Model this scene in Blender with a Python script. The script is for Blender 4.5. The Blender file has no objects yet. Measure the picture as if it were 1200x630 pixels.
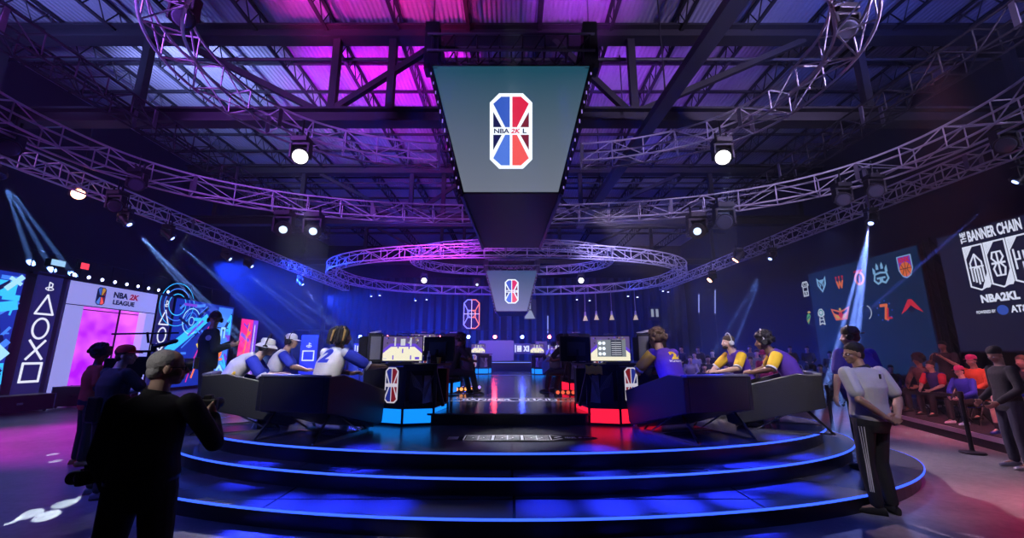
import bpy, bmesh, math, random
from mathutils import Vector, Matrix
from mathutils.bvhtree import BVHTree
V = Vector
PI = math.pi
random.seed(7)
SC = bpy.context.scene
COL = SC.collection
FPX = 483.0
CAMH = 1.65
PITCH = math.radians(11.7)

# ---------------------------------------------------------------- measuring
def ray(px, py):
    x = (px - 600) / FPX
    u = (315 - py) / FPX
    return V((x, math.cos(PITCH) - math.sin(PITCH) * u, math.sin(PITCH) + math.cos(PITCH) * u))
def atz(px, py, z):
    r = ray(px, py); t = (z - CAMH) / r.z
    return V((r.x * t, r.y * t, z))
def aty(px, py, y):
    r = ray(px, py); t = y / r.y
    return V((r.x * t, y, CAMH + r.z * t))
def atx(px, py, x):
    r = ray(px, py); t = x / r.x
    return V((x, r.y * t, CAMH + r.z * t))

# ---------------------------------------------------------------- materials
MATS = {}
def mat(name, col, rough=.5, metal=0., emit=None, es=0., bump=0., bscale=30., spec=.5, noise=0., nscale=8., coat=0.):
    if name in MATS: return MATS[name]
    m = bpy.data.materials.new(name); m.use_nodes = True
    nt = m.node_tree; b = nt.nodes['Principled BSDF']
    b.inputs['Base Color'].default_value = (*col, 1)
    b.inputs['Roughness'].default_value = rough
    b.inputs['Metallic'].default_value = metal
    b.inputs['Specular IOR Level'].default_value = spec
    b.inputs['Coat Weight'].default_value = coat
    if emit:
        b.inputs['Emission Color'].default_value = (*emit, 1)
        b.inputs['Emission Strength'].default_value = es
    if bump > 0 or noise > 0:
        tc = nt.nodes.new('ShaderNodeTexCoord')
        if bump > 0:
            n = nt.nodes.new('ShaderNodeTexNoise'); n.inputs['Scale'].default_value = bscale
            n.inputs['Detail'].default_value = 4
            nt.links.new(tc.outputs['Object'], n.inputs['Vector'])
            bp = nt.nodes.new('ShaderNodeBump'); bp.inputs['Strength'].default_value = bump
            bp.inputs['Distance'].default_value = .02
            nt.links.new(n.outputs['Fac'], bp.inputs['Height']); nt.links.new(bp.outputs['Normal'], b.inputs['Normal'])
        if noise > 0:
            n2 = nt.nodes.new('ShaderNodeTexNoise'); n2.inputs['Scale'].default_value = nscale
            n2.inputs['Detail'].default_value = 6
            nt.links.new(tc.outputs['Object'], n2.inputs['Vector'])
            mx = nt.nodes.new('ShaderNodeMix'); mx.data_type = 'RGBA'
            mx.inputs[6].default_value = (*[c * (1 - noise) for c in col], 1)
            mx.inputs[7].default_value = (*[min(1, c * (1 + noise)) for c in col], 1)
            nt.links.new(n2.outputs['Fac'], mx.inputs[0]); nt.links.new(mx.outputs[2], b.inputs['Base Color'])
    MATS[name] = m
    return m
def glow(name, col, s):
    return mat(name, (.02, .02, .02), .6, 0, col, s)

M_black = mat('black_paint', (.012, .012, .014), .45)
M_blackm = mat('black_metal', (.02, .02, .022), .35, .6)
M_alu = mat('truss_aluminium', (.72, .72, .76), .36, .35)
M_steel = mat('roof_steel', (.012, .012, .016), .6)
M_chrome = mat('brushed_steel', (.55, .55, .58), .25, 1)
M_drape = mat('black_drape', (.016, .017, .024), .9, bump=.6, bscale=3)
M_vinyl = mat('black_vinyl', (.02, .021, .026), .38, bump=.15, bscale=60)
M_carpet = mat('dark_carpet', (.03, .03, .035), .95, bump=.3, bscale=80)
M_white = mat('white_laminate', (.75, .75, .78), .4)
M_rubber = mat('rubber', (.02, .02, .02), .8)
M_glassd = mat('dark_glass', (.02, .02, .03), .08)

# ---------------------------------------------------------------- mesh builder
class MB:
    def __init__(s):
        s.v = []; s.f = []; s.m = []; s.mi = 0
    def add(s, vs, fs):
        o = len(s.v); s.v += [tuple(p) for p in vs]
        s.f += [tuple(i + o for i in f) for f in fs]; s.m += [s.mi] * len(fs)
        return s
    def box(s, c, d, R=None):
        c = V(c); h = V(d) / 2
        vs = []
        for x in (-1, 1):
            for y in (-1, 1):
                for z in (-1, 1):
                    p = V((x * h.x, y * h.y, z * h.z))
                    vs.append(c + (R @ p if R else p))
        return s.add(vs, [(0, 1, 3, 2), (4, 6, 7, 5), (0, 4, 5, 1), (2, 3, 7, 6), (0, 2, 6, 4), (1, 5, 7, 3)])
    def bar(s, a, b, w, h, up=(0, 0, 1)):
        a = V(a); b = V(b); d = (b - a); L = d.length
        if L < 1e-6: return s
        d.normalize(); sd = d.cross(V(up))
        if sd.length < 1e-4: sd = d.cross(V((1, 0, 0)))
        sd.normalize(); u = sd.cross(d)
        vs = []
        for p in (a, b):
            for (i, j) in ((-1, -1), (1, -1), (1, 1), (-1, 1)):
                vs.append(p + sd * (i * w / 2) + u * (j * h / 2))
        return s.add(vs, [(0, 1, 2, 3)[::-1], (4, 5, 6, 7), (0, 1, 5, 4), (1, 2, 6, 5), (2, 3, 7, 6), (3, 0, 4, 7)])
    def tube(s, a, b, r, n=6, r2=None):
        return s.path([a, b], r, n, radii=[r, r if r2 is None else r2])
    def path(s, pts, r, n=6, closed=False, radii=None):
        pts = [V(p) for p in pts]; N = len(pts); vs = []; prev = None
        for i, p in enumerate(pts):
            if closed: d = pts[(i + 1) % N] - pts[i - 1]
            else: d = pts[min(i + 1, N - 1)] - pts[max(i - 1, 0)]
            if d.length < 1e-9: d = V((0, 0, 1))
            d.normalize()
            if prev is None:
                a = V((0, 0, 1)) if abs(d.z) < .9 else V((1, 0, 0))
                sd = d.cross(a).normalized()
            else:
                sd = prev - d * prev.dot(d)
                if sd.length < 1e-6: sd = d.orthogonal()
                sd.normalize()
            prev = sd; u = sd.cross(d); rr = radii[i] if radii else r
            for k in range(n):
                t = 2 * PI * k / n
                vs.append(p + sd * (math.cos(t) * rr) + u * (math.sin(t) * rr))
        fs = []
        for i in range(N if closed else N - 1):
            j = (i + 1) % N
            for k in range(n):
                l = (k + 1) % n
                fs.append((i * n + k, i * n + l, j * n + l, j * n + k))
        if not closed:
            fs.append(tuple(range(n))[::-1]); fs.append(tuple((N - 1) * n + k for k in range(n)))
        return s.add(vs, fs)
    def lathe(s, o, prof, n=20, axis=(0, 0, 1)):
        o = V(o); ax = V(axis).normalized(); q = V((0, 0, 1)).rotation_difference(ax); vs = []
        for (r, z) in prof:
            for k in range(n):
                t = 2 * PI * k / n
                vs.append(o + q @ V((r * math.cos(t), r * math.sin(t), z)))
        fs = []
        for i in range(len(prof) - 1):
            for k in range(n):
                l = (k + 1) % n
                fs.append((i * n + k, i * n + l, (i + 1) * n + l, (i + 1) * n + k))
        fs.append(tuple(range(n))[::-1]); fs.append(tuple((len(prof) - 1) * n + k for k in range(n)))
        return s.add(vs, fs)
    def prism(s, poly, ext, f=None):
        """poly: list of 3D points (planar), extruded along vector ext"""
        n = len(poly); e = V(ext)
        vs = [V(p) for p in poly] + [V(p) + e for p in poly]
        fs = [tuple(range(n))[::-1], tuple(range(n, 2 * n))]
        for k in range(n):
            l = (k + 1) % n; fs.append((k, l, l + n, k + n))
        return s.add(vs, fs)
    def ell(s, c, r, R=None, n=14, m=9):
        c = V(c); vs = [];
        for i in range(m + 1):
            ph = PI * i / m
            for k in range(n):
                t = 2 * PI * k / n
                p = V((r[0] * math.sin(ph) * math.cos(t), r[1] * math.sin(ph) * math.sin(t), r[2] * math.cos(ph)))
                vs.append(c + (R @ p if R else p))
        fs = []
        for i in range(m):
            for k in range(n):
                l = (k + 1) % n
                fs.append((i * n + k, (i + 1) * n + k, (i + 1) * n + l, i * n + l))
        return s.add(vs, fs)
    def cap(s, a, ra, b, rb, n=12):
        a = V(a); b = V(b); d = b - a
        if d.length < 1e-5: return s.ell(a, (ra, ra, ra))
        dn = d.normalized(); pts = []; rad = []
        for k in range(4):
            t = PI / 2 * (1 - k / 4); pts.append(a - dn * ra * math.sin(t)); rad.append(max(1e-4, ra * math.cos(t)))
        pts += [a, b]; rad += [ra, rb]
        for k in range(1, 5):
            t = PI / 2 * k / 4; pts.append(b + dn * rb * math.sin(t)); rad.append(max(1e-4, rb * math.cos(t)))
        return s.path(pts, 0, n, radii=rad)
    def loft(s, rings, n=20, power=2.3):
        """rings: (centre, rx, ry, xdir, ydir)"""
        vs = []
        for (c, rx, ry, X, Y) in rings:
            for k in range(n):
                t = 2 * PI * k / n; ct, st = math.cos(t), math.sin(t)
                x = math.copysign(abs(ct) ** (2 / power), ct); y = math.copysign(abs(st) ** (2 / power), st)
                vs.append(V(c) + V(X) * (rx * x) + V(Y) * (ry * y))
        fs = []
        for i in range(len(rings) - 1):
            for k in range(n):
                l = (k + 1) % n
                fs.append((i * n + k, i * n + l, (i + 1) * n + l, (i + 1) * n + k))
        fs.append(tuple(range(n))[::-1]); fs.append(tuple((len(rings) - 1) * n + k for k in range(n)))
        return s.add(vs, fs)
    def mesh(s, name, mats, off=None, smooth=False):
        me = bpy.data.meshes.new(name)
        vs = [tuple(V(p) - off) for p in s.v] if off is not None else s.v
        me.from_pydata(vs, [], s.f)
        for m in (mats if isinstance(mats, (list, tuple)) else [mats]): me.materials.append(m)
        me.polygons.foreach_set('material_index', s.m)
        bm = bmesh.new(); bm.from_mesh(me)
        bmesh.ops.recalc_face_normals(bm, faces=bm.faces); bm.to_mesh(me); bm.free()
        if smooth:
            me.polygons.foreach_set('use_smooth', [True] * len(me.polygons))
            try: me.set_sharp_from_angle(angle=math.radians(40))
            except Exception: pass
        return me
    def build(s, name, mats, parent=None, smooth=False, bevel=0, world=True, label=None):
        """world=True: vertices are in world space, the parent's location is taken off"""
        off = V(parent.location) if (parent is not None and world) else None
        if parent is None and s.v:
            xs = [p[0] for p in s.v]; ys = [p[1] for p in s.v]; zs = [p[2] for p in s.v]
            off = V(((min(xs) + max(xs)) / 2, (min(ys) + max(ys)) / 2, min(zs)))
        if parent is not None and parent.parent is not None and world: off = off + V(parent.parent.location)
        me = s.mesh(name, mats, off, smooth)
        o = bpy.data.objects.new(name, me); COL.objects.link(o)
        if parent is not None: o.parent = parent
        elif off is not None: o.location = off
        if bevel:
            b = o.modifiers.new('bevel', 'BEVEL'); b.width = bevel; b.segments = 2; b.limit_method = 'ANGLE'
        if label: o['label'] = label
        return o

def tag(o, label=None, cat=None, group=None, kind=None):
    if label: o['label'] = label
    if cat: o['category'] = cat
    if group: o['group'] = group
    if kind: o['kind'] = kind
    return o
def thing(name, label, cat, loc=(0, 0, 0), rz=0, group=None):
    o = bpy.data.objects.new(name, None); COL.objects.link(o)
    o.empty_display_size = .1
    o.location = loc; o.rotation_euler = (0, 0, rz)
    return tag(o, label, cat, group)
def dup(root, loc, rz=None, label=None, group=None, rot=None, scale=None):
    r = root.copy(); COL.objects.link(r); r.location = loc
    if rz is not None: r.rotation_euler = (0, 0, rz)
    if rot is not None: r.rotation_euler = rot
    if scale is not None: r.scale = (scale,) * 3 if not isinstance(scale, tuple) else scale
    if label: r['label'] = label
    if group: r['group'] = group
    for ch in list(root.children):
        c = ch.copy(); COL.objects.link(c); c.parent = r
        for g in list(ch.children):
            d = g.copy(); COL.objects.link(d); d.parent = c
    return r
def remat(root, old, new):
    """give a copied thing its own colour for one material"""
    for o in [root] + list(root.children_recursive):
        if o.type == 'MESH' and any(m == old for m in o.data.materials):
            o.data = o.data.copy()
            for i, m in enumerate(o.data.materials):
                if m == old: o.data.materials[i] = new
def struct(name, mb, m, **k):
    return tag(mb.build(name, m, **k), kind='structure')

# flat artwork on a screen or panel: every element sits on its own real plane
class Art:
    def __init__(s, o, X, Y, mats, step=.002, base=.002):
        s.o = V(o); s.X = V(X).normalized(); s.Y = V(Y).normalized(); s.N = s.X.cross(s.Y)
        s.mb = MB(); s.mats = mats; s.lay = base; s.step = step
    def P(s, x, y, d=0): return s.o + s.X * x + s.Y * y + s.N * (s.lay + d)
    def up(s): s.lay += s.step; return s
    def poly(s, pts, mi):
        s.mb.mi = mi; s.mb.add([s.P(*p) for p in pts], [tuple(range(len(pts)))]); return s
    def rect(s, x0, y0, x1, y1, mi): return s.poly([(x0, y0), (x1, y0), (x1, y1), (x0, y1)], mi)
    def line(s, pts, w, mi, closed=False):
        n = len(pts); s.mb.mi = mi
        for i in range(n if closed else n - 1):
            a = V(pts[i]); b = V(pts[(i + 1) % n]); d = (b - a)
            if d.length < 1e-6: continue
            d.normalize(); nn = V((-d.y, d.x)) * w / 2; e = d * w * .35
            q = [a - nn - e, b - nn + e, b + nn + e, a + nn - e]
            s.mb.add([s.P(p.x, p.y) for p in q], [(0, 1, 2, 3)])
        return s
    def circ(s, cx, cy, r, mi, n=24, ry=None):
        ry = ry or r
        return s.poly([(cx + r * math.cos(2 * PI * k / n), cy + ry * math.sin(2 * PI * k / n)) for k in range(n)], mi)
    def ring(s, cx, cy, r, w, mi, n=28, ry=None, a0=0, a1=2 * PI):
        ry = ry or r; full = abs(a1 - a0 - 2 * PI) < 1e-6; s.mb.mi = mi
        vs = []
        for k in range(n + 1):
            t = a0 + (a1 - a0) * k / n
            for q in (-1, 1):
                vs.append(s.P(cx + (r + q * w / 2) * math.cos(t), cy + (ry + q * w / 2) * math.sin(t)))
        s.mb.add(vs, [(2 * k, 2 * k + 1, 2 * k + 3, 2 * k + 2) for k in range(n)]); return s
    def text(s, txt, cx, cy, h, mi, w=None, bold=.02, shear=0):
        vs, fs, x0, x1, y0, y1 = text_geo(txt, bold)
        k = h / (y1 - y0); kx = (w / (x1 - x0)) if w else k
        s.mb.mi = mi
        s.mb.add([s.P(cx + (x - (x0 + x1) / 2) * kx + shear * (y - y0) * k, cy + (y - (y0 + y1) / 2) * k) for x, y in vs], fs)
        return s
    def build(s, name, parent=None, label=None): return s.mb.build(name, s.mats, parent, label=label)
TXT = {}
def text_geo(txt, bold=.02):
    if (txt, bold) in TXT: return TXT[(txt, bold)]
    c = bpy.data.curves.new('lettering', 'FONT'); c.body = txt; c.size = 1; c.offset = bold; c.resolution_u = 4
    o = bpy.data.objects.new('lettering', c); COL.objects.link(o)
    dg = bpy.context.evaluated_depsgraph_get(); me = bpy.data.meshes.new_from_object(o.evaluated_get(dg))
    vs = [(p.co.x, p.co.y) for p in me.vertices]; fs = [tuple(f.vertices) for f in me.polygons]
    bpy.data.objects.remove(o); bpy.data.curves.remove(c); bpy.data.meshes.remove(me)
    xs = [p[0] for p in vs]; ys = [p[1] for p in vs]
    TXT[(txt, bold)] = (vs, fs, min(xs), max(xs), min(ys), max(ys))
    return TXT[(txt, bold)]
def remeshed(mb, voxel, smooth=4, fac=.5):
    """one continuous skin around overlapping limbs"""
    me = mb.mesh('temp', [M_black]); o = bpy.data.objects.new('temp', me); COL.objects.link(o)
    r = o.modifiers.new('r', 'REMESH'); r.mode = 'VOXEL'; r.voxel_size = voxel; r.use_smooth_shade = True
    if smooth:
        q = o.modifiers.new('s', 'SMOOTH'); q.iterations = smooth; q.factor = fac
    dg = bpy.context.evaluated_depsgraph_get(); out = bpy.data.meshes.new_from_object(o.evaluated_get(dg))
    bpy.data.objects.remove(o); bpy.data.meshes.remove(me)
    out.materials.clear()
    return out
def obj(name, me, m, parent=None, label=None):
    me.name = name
    if m is not None:
        me.materials.clear(); me.materials.append(m)
    o = bpy.data.objects.new(name, me); COL.objects.link(o)
    if parent is not None: o.parent = parent
    if label: o['label'] = label
    return o
# ================================================================= ROOM
def floor_mat():
    m = mat('polished_concrete', (.30, .29, .31), .3)
    nt = m.node_tree; b = nt.nodes['Principled BSDF']
    tc = nt.nodes.new('ShaderNodeTexCoord')
    n = nt.nodes.new('ShaderNodeTexNoise'); n.inputs['Scale'].default_value = .9; n.inputs['Detail'].default_value = 9; n.inputs['Roughness'].default_value = .65
    n2 = nt.nodes.new('ShaderNodeTexNoise'); n2.inputs['Scale'].default_value = 14; n2.inputs['Detail'].default_value = 6
    nt.links.new(tc.outputs['Object'], n.inputs['Vector']); nt.links.new(tc.outputs['Object'], n2.inputs['Vector'])
    r = nt.nodes.new('ShaderNodeValToRGB'); r.color_ramp.elements[0].position = .3; r.color_ramp.elements[1].position = .72
    r.color_ramp.elements[0].color = (.17, .165, .18, 1); r.color_ramp.elements[1].color = (.42, .40, .42, 1)
    mx = nt.nodes.new('ShaderNodeMath'); mx.operation = 'MULTIPLY_ADD'; mx.inputs[1].default_value = .35
    nt.links.new(n2.outputs['Fac'], mx.inputs[0]); nt.links.new(n.outputs['Fac'], mx.inputs[2])
    sb = nt.nodes.new('ShaderNodeMath'); sb.operation = 'SUBTRACT'; sb.inputs[1].default_value = .17
    nt.links.new(mx.outputs[0], sb.inputs[0]); nt.links.new(sb.outputs[0], r.inputs['Fac'])
    nt.links.new(r.outputs['Color'], b.inputs['Base Color'])
    rr = nt.nodes.new('ShaderNodeMapRange'); rr.inputs[3].default_value = .28; rr.inputs[4].default_value = .5
    nt.links.new(n.outputs['Fac'], rr.inputs[0]); nt.links.new(rr.outputs[0], b.inputs['Roughness'])
    bp = nt.nodes.new('ShaderNodeBump'); bp.inputs['Strength'].default_value = .12; bp.inputs['Distance'].default_value = .01
    nt.links.new(n2.outputs['Fac'], bp.inputs['Height']); nt.links.new(bp.outputs['Normal'], b.inputs['Normal'])
    return m
def deck_mat():
    m = mat('roof_deck', (.42, .42, .46), .42, .35)
    nt = m.node_tree; b = nt.nodes['Principled BSDF']
    tc = nt.nodes.new('ShaderNodeTexCoord')
    w = nt.nodes.new('ShaderNodeTexWave'); w.wave_type = 'BANDS'; w.bands_direction = 'X'; w.inputs['Scale'].default_value = 2.2
    w.inputs['Distortion'].default_value = .15
    n = nt.nodes.new('ShaderNodeTexNoise'); n.inputs['Scale'].default_value = .8; n.inputs['Detail'].default_value = 5
    nt.links.new(tc.outputs['Object'], w.inputs['Vector']); nt.links.new(tc.outputs['Object'], n.inputs['Vector'])
    ad = nt.nodes.new('ShaderNodeMath'); ad.operation = 'MULTIPLY_ADD'; ad.inputs[1].default_value = .35
    nt.links.new(w.outputs['Fac'], ad.inputs[0]); nt.links.new(n.outputs['Fac'], ad.inputs[2])
    bp = nt.nodes.new('ShaderNodeBump'); bp.inputs['Strength'].default_value = .7; bp.inputs['Distance'].default_value = .12
    nt.links.new(ad.outputs[0], bp.inputs['Height']); nt.links.new(bp.outputs['Normal'], b.inputs['Normal'])
    return m
XL, XR, YF, YB, ZR = -17.0, 15.6, -4.0, 37.0, 11.5
struct('floor', MB().box(((XL + XR) / 2, (YF + YB) / 2, -.1), (XR - XL, YB - YF, .2)), floor_mat())
struct('ceiling', MB().box(((XL + XR) / 2, (YF + YB) / 2, ZR + .08), (XR - XL, YB - YF, .16)), deck_mat())
M_wall = mat('hall_wall', (.014, .016, .024), .85, bump=.3, bscale=2)
struct('wall_left', MB().box((XL - .1, (YF + YB) / 2, ZR / 2), (.2, YB - YF, ZR)), M_wall)
struct('wall_right', MB().box((XR + .1, (YF + YB) / 2, ZR / 2), (.2, YB - YF, ZR)), M_wall)
struct('wall_back', MB().box(((XL + XR) / 2, YB + .1, ZR / 2), (XR - XL, .2, ZR)), M_wall)
struct('wall_front', MB().box(((XL + XR) / 2, YF - .1, ZR / 2), (XR - XL, .2, ZR)), M_wall)

# ---- roof steel: deep trusses across the hall, open web joists between them
def roof_truss(y, label, zb=8.05, zt=10.7, th=.42):
    t = thing('roof_truss', label, 'truss', (0, y, zb), 0, 'steel roof trusses across the hall')
    def I(z):
        b = MB()
        b.box((0, y, z + th / 2 - .03), (XR - XL, .42, .06)); b.box((0, y, z - th / 2 + .03), (XR - XL, .42, .06))
        b.box((0, y, z), (XR - XL, .06, th - .12)); return b
    I(zt).build('top_chord', M_steel, t); I(zb).build('bottom_chord', M_steel, t)
    xs = [-14.6, -10.4, -5.0, -3.4, 3.4, 9.9, 14.2]
    for i, x in enumerate(xs):
        MB().bar((x, y, zb + th / 2), (x, y, zt - th / 2), .2, .2, (0, 1, 0)).build('post', M_steel, t)
    for a, b in ((-5.0, -2.0), (3.2, 1.2), (3.6, 8.4), (-5.4, -9.6)):
        MB().bar((b, y, zt - th / 2), (a + (0 if abs(a) > 4 else 0), y, zb + th / 2), .16, .16, (0, 1, 0)).build('diagonal_brace', M_steel, t)
    # a run of pipes and cable tray strapped under the top chord
    MB().tube((XL + .2, y + .4, zt - .5), (XR - .2, y + .4, zt - .5), .05).build('pipe', M_steel, t)
    return t
roof_truss(10.3, 'nearest deep steel roof truss crossing the hall in front of the lit roof deck')
roof_truss(19.3, 'second deep steel roof truss, crossing behind the hanging scoreboard')
roof_truss(28.3, 'farthest deep steel roof truss, dark above the far oval rig')

def joist(L=9.0, d=.62):
    t = thing('roof_joist', 'dark open web steel joist running under the roof deck', 'joist', (0, 0, 0), 0, 'open web joists under the roof deck')
    for z, nm in ((0, 'top_flange'), (-d, 'bottom_flange')):
        MB().box((0, L / 2, z), (.1, L, .05)).build(nm, M_steel, t)
    w = MB(); n = 14
    for i in range(n):
        y0 = L * i / n; y1 = L * (i + .5) / n; y2 = L * (i + 1) / n
        w.tube((0, y0, -.02), (0, y1, -d), .02, 4); w.tube((0, y1, -d), (0, y2, -.02), .02, 4)
    w.build('web', M_steel, t)
    return t
J0 = joist(); used = False
for y0 in (1.3, 10.3, 19.3, 28.3):
    if y0 > 28: xs = [-12 + 3.6 * i for i in range(8)]
    else: xs = [-15.6 + 2.05 * i for i in range(15)]
    for x in xs:
        if not used: J0.location = (x, y0, ZR - .06); used = True
        else: dup(J0, (x, y0, ZR - .06))
# purlins: thin cross lines under the deck
used = None
for i in range(18):
    y = 6.2 + i * 1.55
    if used is None:
        p = MB().box((-.7, y, ZR - .1), (XR - XL - .4, .07, .1)).build('roof_purlin', M_steel)
        tag(p, 'thin dark purlin crossing the underside of the roof deck', 'purlin', 'purlins under the roof deck'); used = p; pz = p.location.copy()
    else:
        q = used.copy(); COL.objects.link(q); q.location = (pz.x, y, pz.z)
# the flat blue-grey duct beam slung diagonally across the roof
d = thing('cable_duct', 'long flat blue-grey duct slung below the roof right of the big scoreboard', 'duct', (3.7, 5, 7.45))
M_duct = mat('painted_duct', (.10, .12, .2), .45, .3)
MB().bar((4.0, 4.6, 7.72), (3.2, 18.8, 7.6), .34, .2).build('duct_body', M_duct, d)
for k in range(5):
    y = 6 + k * 3; x = 4.0 - .8 * (y - 4.6) / 14.2
    if abs(y - 10.3) > .5: MB().tube((x, y, 7.75), (x, y, ZR - .1), .02, 5).build('hanger_rod', M_steel, d)

# ================================================================= TRUSSES
def truss(name, label, pts, w, h, seg, closed=False, gap=None, group=None, mtl=None, r=.026, cat='truss'):
    """pts: centreline, resampled; box truss with four tubes and lattice"""
    mtl = mtl or M_alu
    pts = [V(p) for p in pts]; P = [pts[0]]
    L = [0]
    q = pts + ([pts[0]] if closed else [])
    for i in range(1, len(q)): L.append(L[-1] + (q[i] - q[i - 1]).length)
    n = max(2, int(L[-1] / seg)); SUBD = 4
    def frames(n):
        P = []
        for k in range(n if closed else n + 1):
            s = L[-1] * k / n; j = 1
            while j < len(L) - 1 and L[j] < s: j += 1
            t = (s - L[j - 1]) / (L[j] - L[j - 1]); P.append(q[j - 1].lerp(q[j], t))
        m = len(P); fr = []
        for i, p in enumerate(P):
            d = (P[(i + 1) % m] - P[i - 1]) if closed else (P[min(i + 1, m - 1)] - P[max(i - 1, 0)])
            d.normalize(); sd = d.cross(V((0, 0, 1))).normalized(); fr.append((p, sd))
        return P, fr
    P, FR = frames(n * SUBD)
    t = thing(name, label, cat, (P[0].x, P[0].y, P[0].z), 0, group)
    C = {}
    for a in (-1, 1):
        for b in (-1, 1):
            F = [p + sd * (a * w / 2) + V((0, 0, b * h / 2)) for p, sd in FR]
            MB().path(F, r, 7, closed).build('chord', mtl, t, smooth=True)
            C[a, b] = F[::SUBD]
    fr = FR[::SUBD]; m = len(fr)
    lat = MB(); rr = r * .58
    for i in range(m):
        for (a, b, c, e) in ((-1, -1, -1, 1), (1, -1, 1, 1), (-1, -1, 1, -1), (-1, 1, 1, 1)):
            lat.tube(C[a, b][i], C[c, e][i], rr, 5)
        if i == m - 1 and not closed: break
        j = (i + 1) % m; f = i % 2
        for (A, B) in (((-1, -1), (-1, 1)), ((1, -1), (1, 1)), ((-1, -1), (1, -1))):
            if f: A, B = B, A
            lat.tube(C[A][i], C[B][j], rr, 5)
    lat.build('lattice', mtl, t, smooth=True)
    for i in range(0, m, 5):                                   # bolted joint plates where two truss pieces meet
        p, sd = fr[i]; X = sd; R = Matrix((X, V((0, 0, 1)).cross(X), V((0, 0, 1)))).transposed()
        for a in (-1, 1):
            MB().box(p + sd * (a * w / 2), (.03, .09, h + .05), R).build('joint_plate', mat('joint_plate', (.22, .22, .26), .4, .7), t)
    return t, P
def oval(cx, cy, z, rx, ry, a0, a1, e=2.35, n=90):
    out = []
    for k in range(n + 1):
        t = math.radians(a0 + (a1 - a0) * k / n); c, s_ = math.cos(t), math.sin(t)
        out.append((cx + rx * math.copysign(abs(c) ** (2 / e), c), cy + ry * math.copysign(abs(s_) ** (2 / e), s_), z))
    return out
# angle where |x| = 1.75 at the far side
truss('oval_truss', 'upper inner oval lighting truss, its left half ending at the big scoreboard', oval(-.05, 7.4, 7.15, 6.1, 3.55, 106, 268), .55, .5, .8)
truss('oval_truss', 'upper inner oval lighting truss, its right half ending at the big scoreboard', oval(-.05, 7.4, 7.15, 6.1, 3.55, 74, -88), .55, .5, .8)
truss('oval_truss', 'wide lower oval lighting truss sweeping past both edges of the view', oval(-.2, 8.2, 6.42, 10.15, 5.5, -90, 269), .5, .5, 1.0, closed=True)
truss('oval_truss', 'far wide oval lighting truss glowing purple behind the big scoreboard', oval(-.3, 25.2, 6.45, 10.4, 6.3, -90, 269), .5, .55, 1.0, closed=True, r=.032)
truss('oval_truss', 'far small oval truss hanging inside the far wide one', oval(0, 24.7, 7.35, 5.9, 3.5, -90, 269), .45, .5, .8, closed=True, r=.03)
truss('straight_truss', 'straight lighting truss along the left side above the white archway', [(-11.9, 6, 6.3), (-11.8, 29, 6.3)], .42, .42, .55)
truss('straight_truss', 'straight lighting truss along the right side above the team logo screen', [(11.8, 4, 6.35), (10.7, 29, 6.35)], .42, .42, .55)
truss('straight_truss', 'dark upper truss running under the roof on the left', [(-9.0, 3, 7.3), (-9.0, 19, 7.3)], .5, .5, .6, mtl=M_steel)
truss('straight_truss', 'dark upper truss running under the roof on the right', [(9.0, 3, 7.4), (8.6, 19, 7.4)], .5, .5, .6, mtl=M_steel)

# ================================================================= SCOREBOARDS
M_screen = bpy.data.materials.new('led_screen'); M_screen.use_nodes = True
def screen_mat(name, lo, hi, z0, z1, es):
    """a screen that shows a vertical colour fade (the picture on the LED wall)"""
    m = bpy.data.materials.new(name); m.use_nodes = True; nt = m.node_tree; b = nt.nodes['Principled BSDF']
    b.inputs['Base Color'].default_value = (.02, .02, .02, 1); b.inputs['Roughness'].default_value = .5
    tc = nt.nodes.new('ShaderNodeTexCoord'); sx = nt.nodes.new('ShaderNodeSeparateXYZ'); nt.links.new(tc.outputs['Object'], sx.inputs[0])
    mr = nt.nodes.new('ShaderNodeMapRange'); mr.inputs[1].default_value = z0; mr.inputs[2].default_value = z1
    nt.links.new(sx.outputs['Z'], mr.inputs[0])
    mx = nt.nodes.new('ShaderNodeMix'); mx.data_type = 'RGBA'; mx.inputs[6].default_value = (*lo, 1); mx.inputs[7].default_value = (*hi, 1)
    nt.links.new(mr.outputs[0], mx.inputs[0]); nt.links.new(mx.outputs[2], b.inputs['Emission Color']); b.inputs['Emission Strength'].default_value = es
    return m
G_white = glow('glow_white', (.82, .9, 1), 1.25)
G_blue = glow('glow_logo_blue', (.035, .11, .55), 1.0)
G_blue2 = glow('glow_logo_blue_light', (.08, .2, .75), 1.0)
G_red = glow('glow_logo_red', (.75, .015, .06), 1.0)
G_red2 = glow('glow_logo_red_light', (.95, .1, .09), 1.0)
G_navy = glow('glow_logo_navy', (.01, .02, .12), .6)
G_maroon = glow('glow_logo_maroon', (.25, .02, .04), .8)
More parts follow.
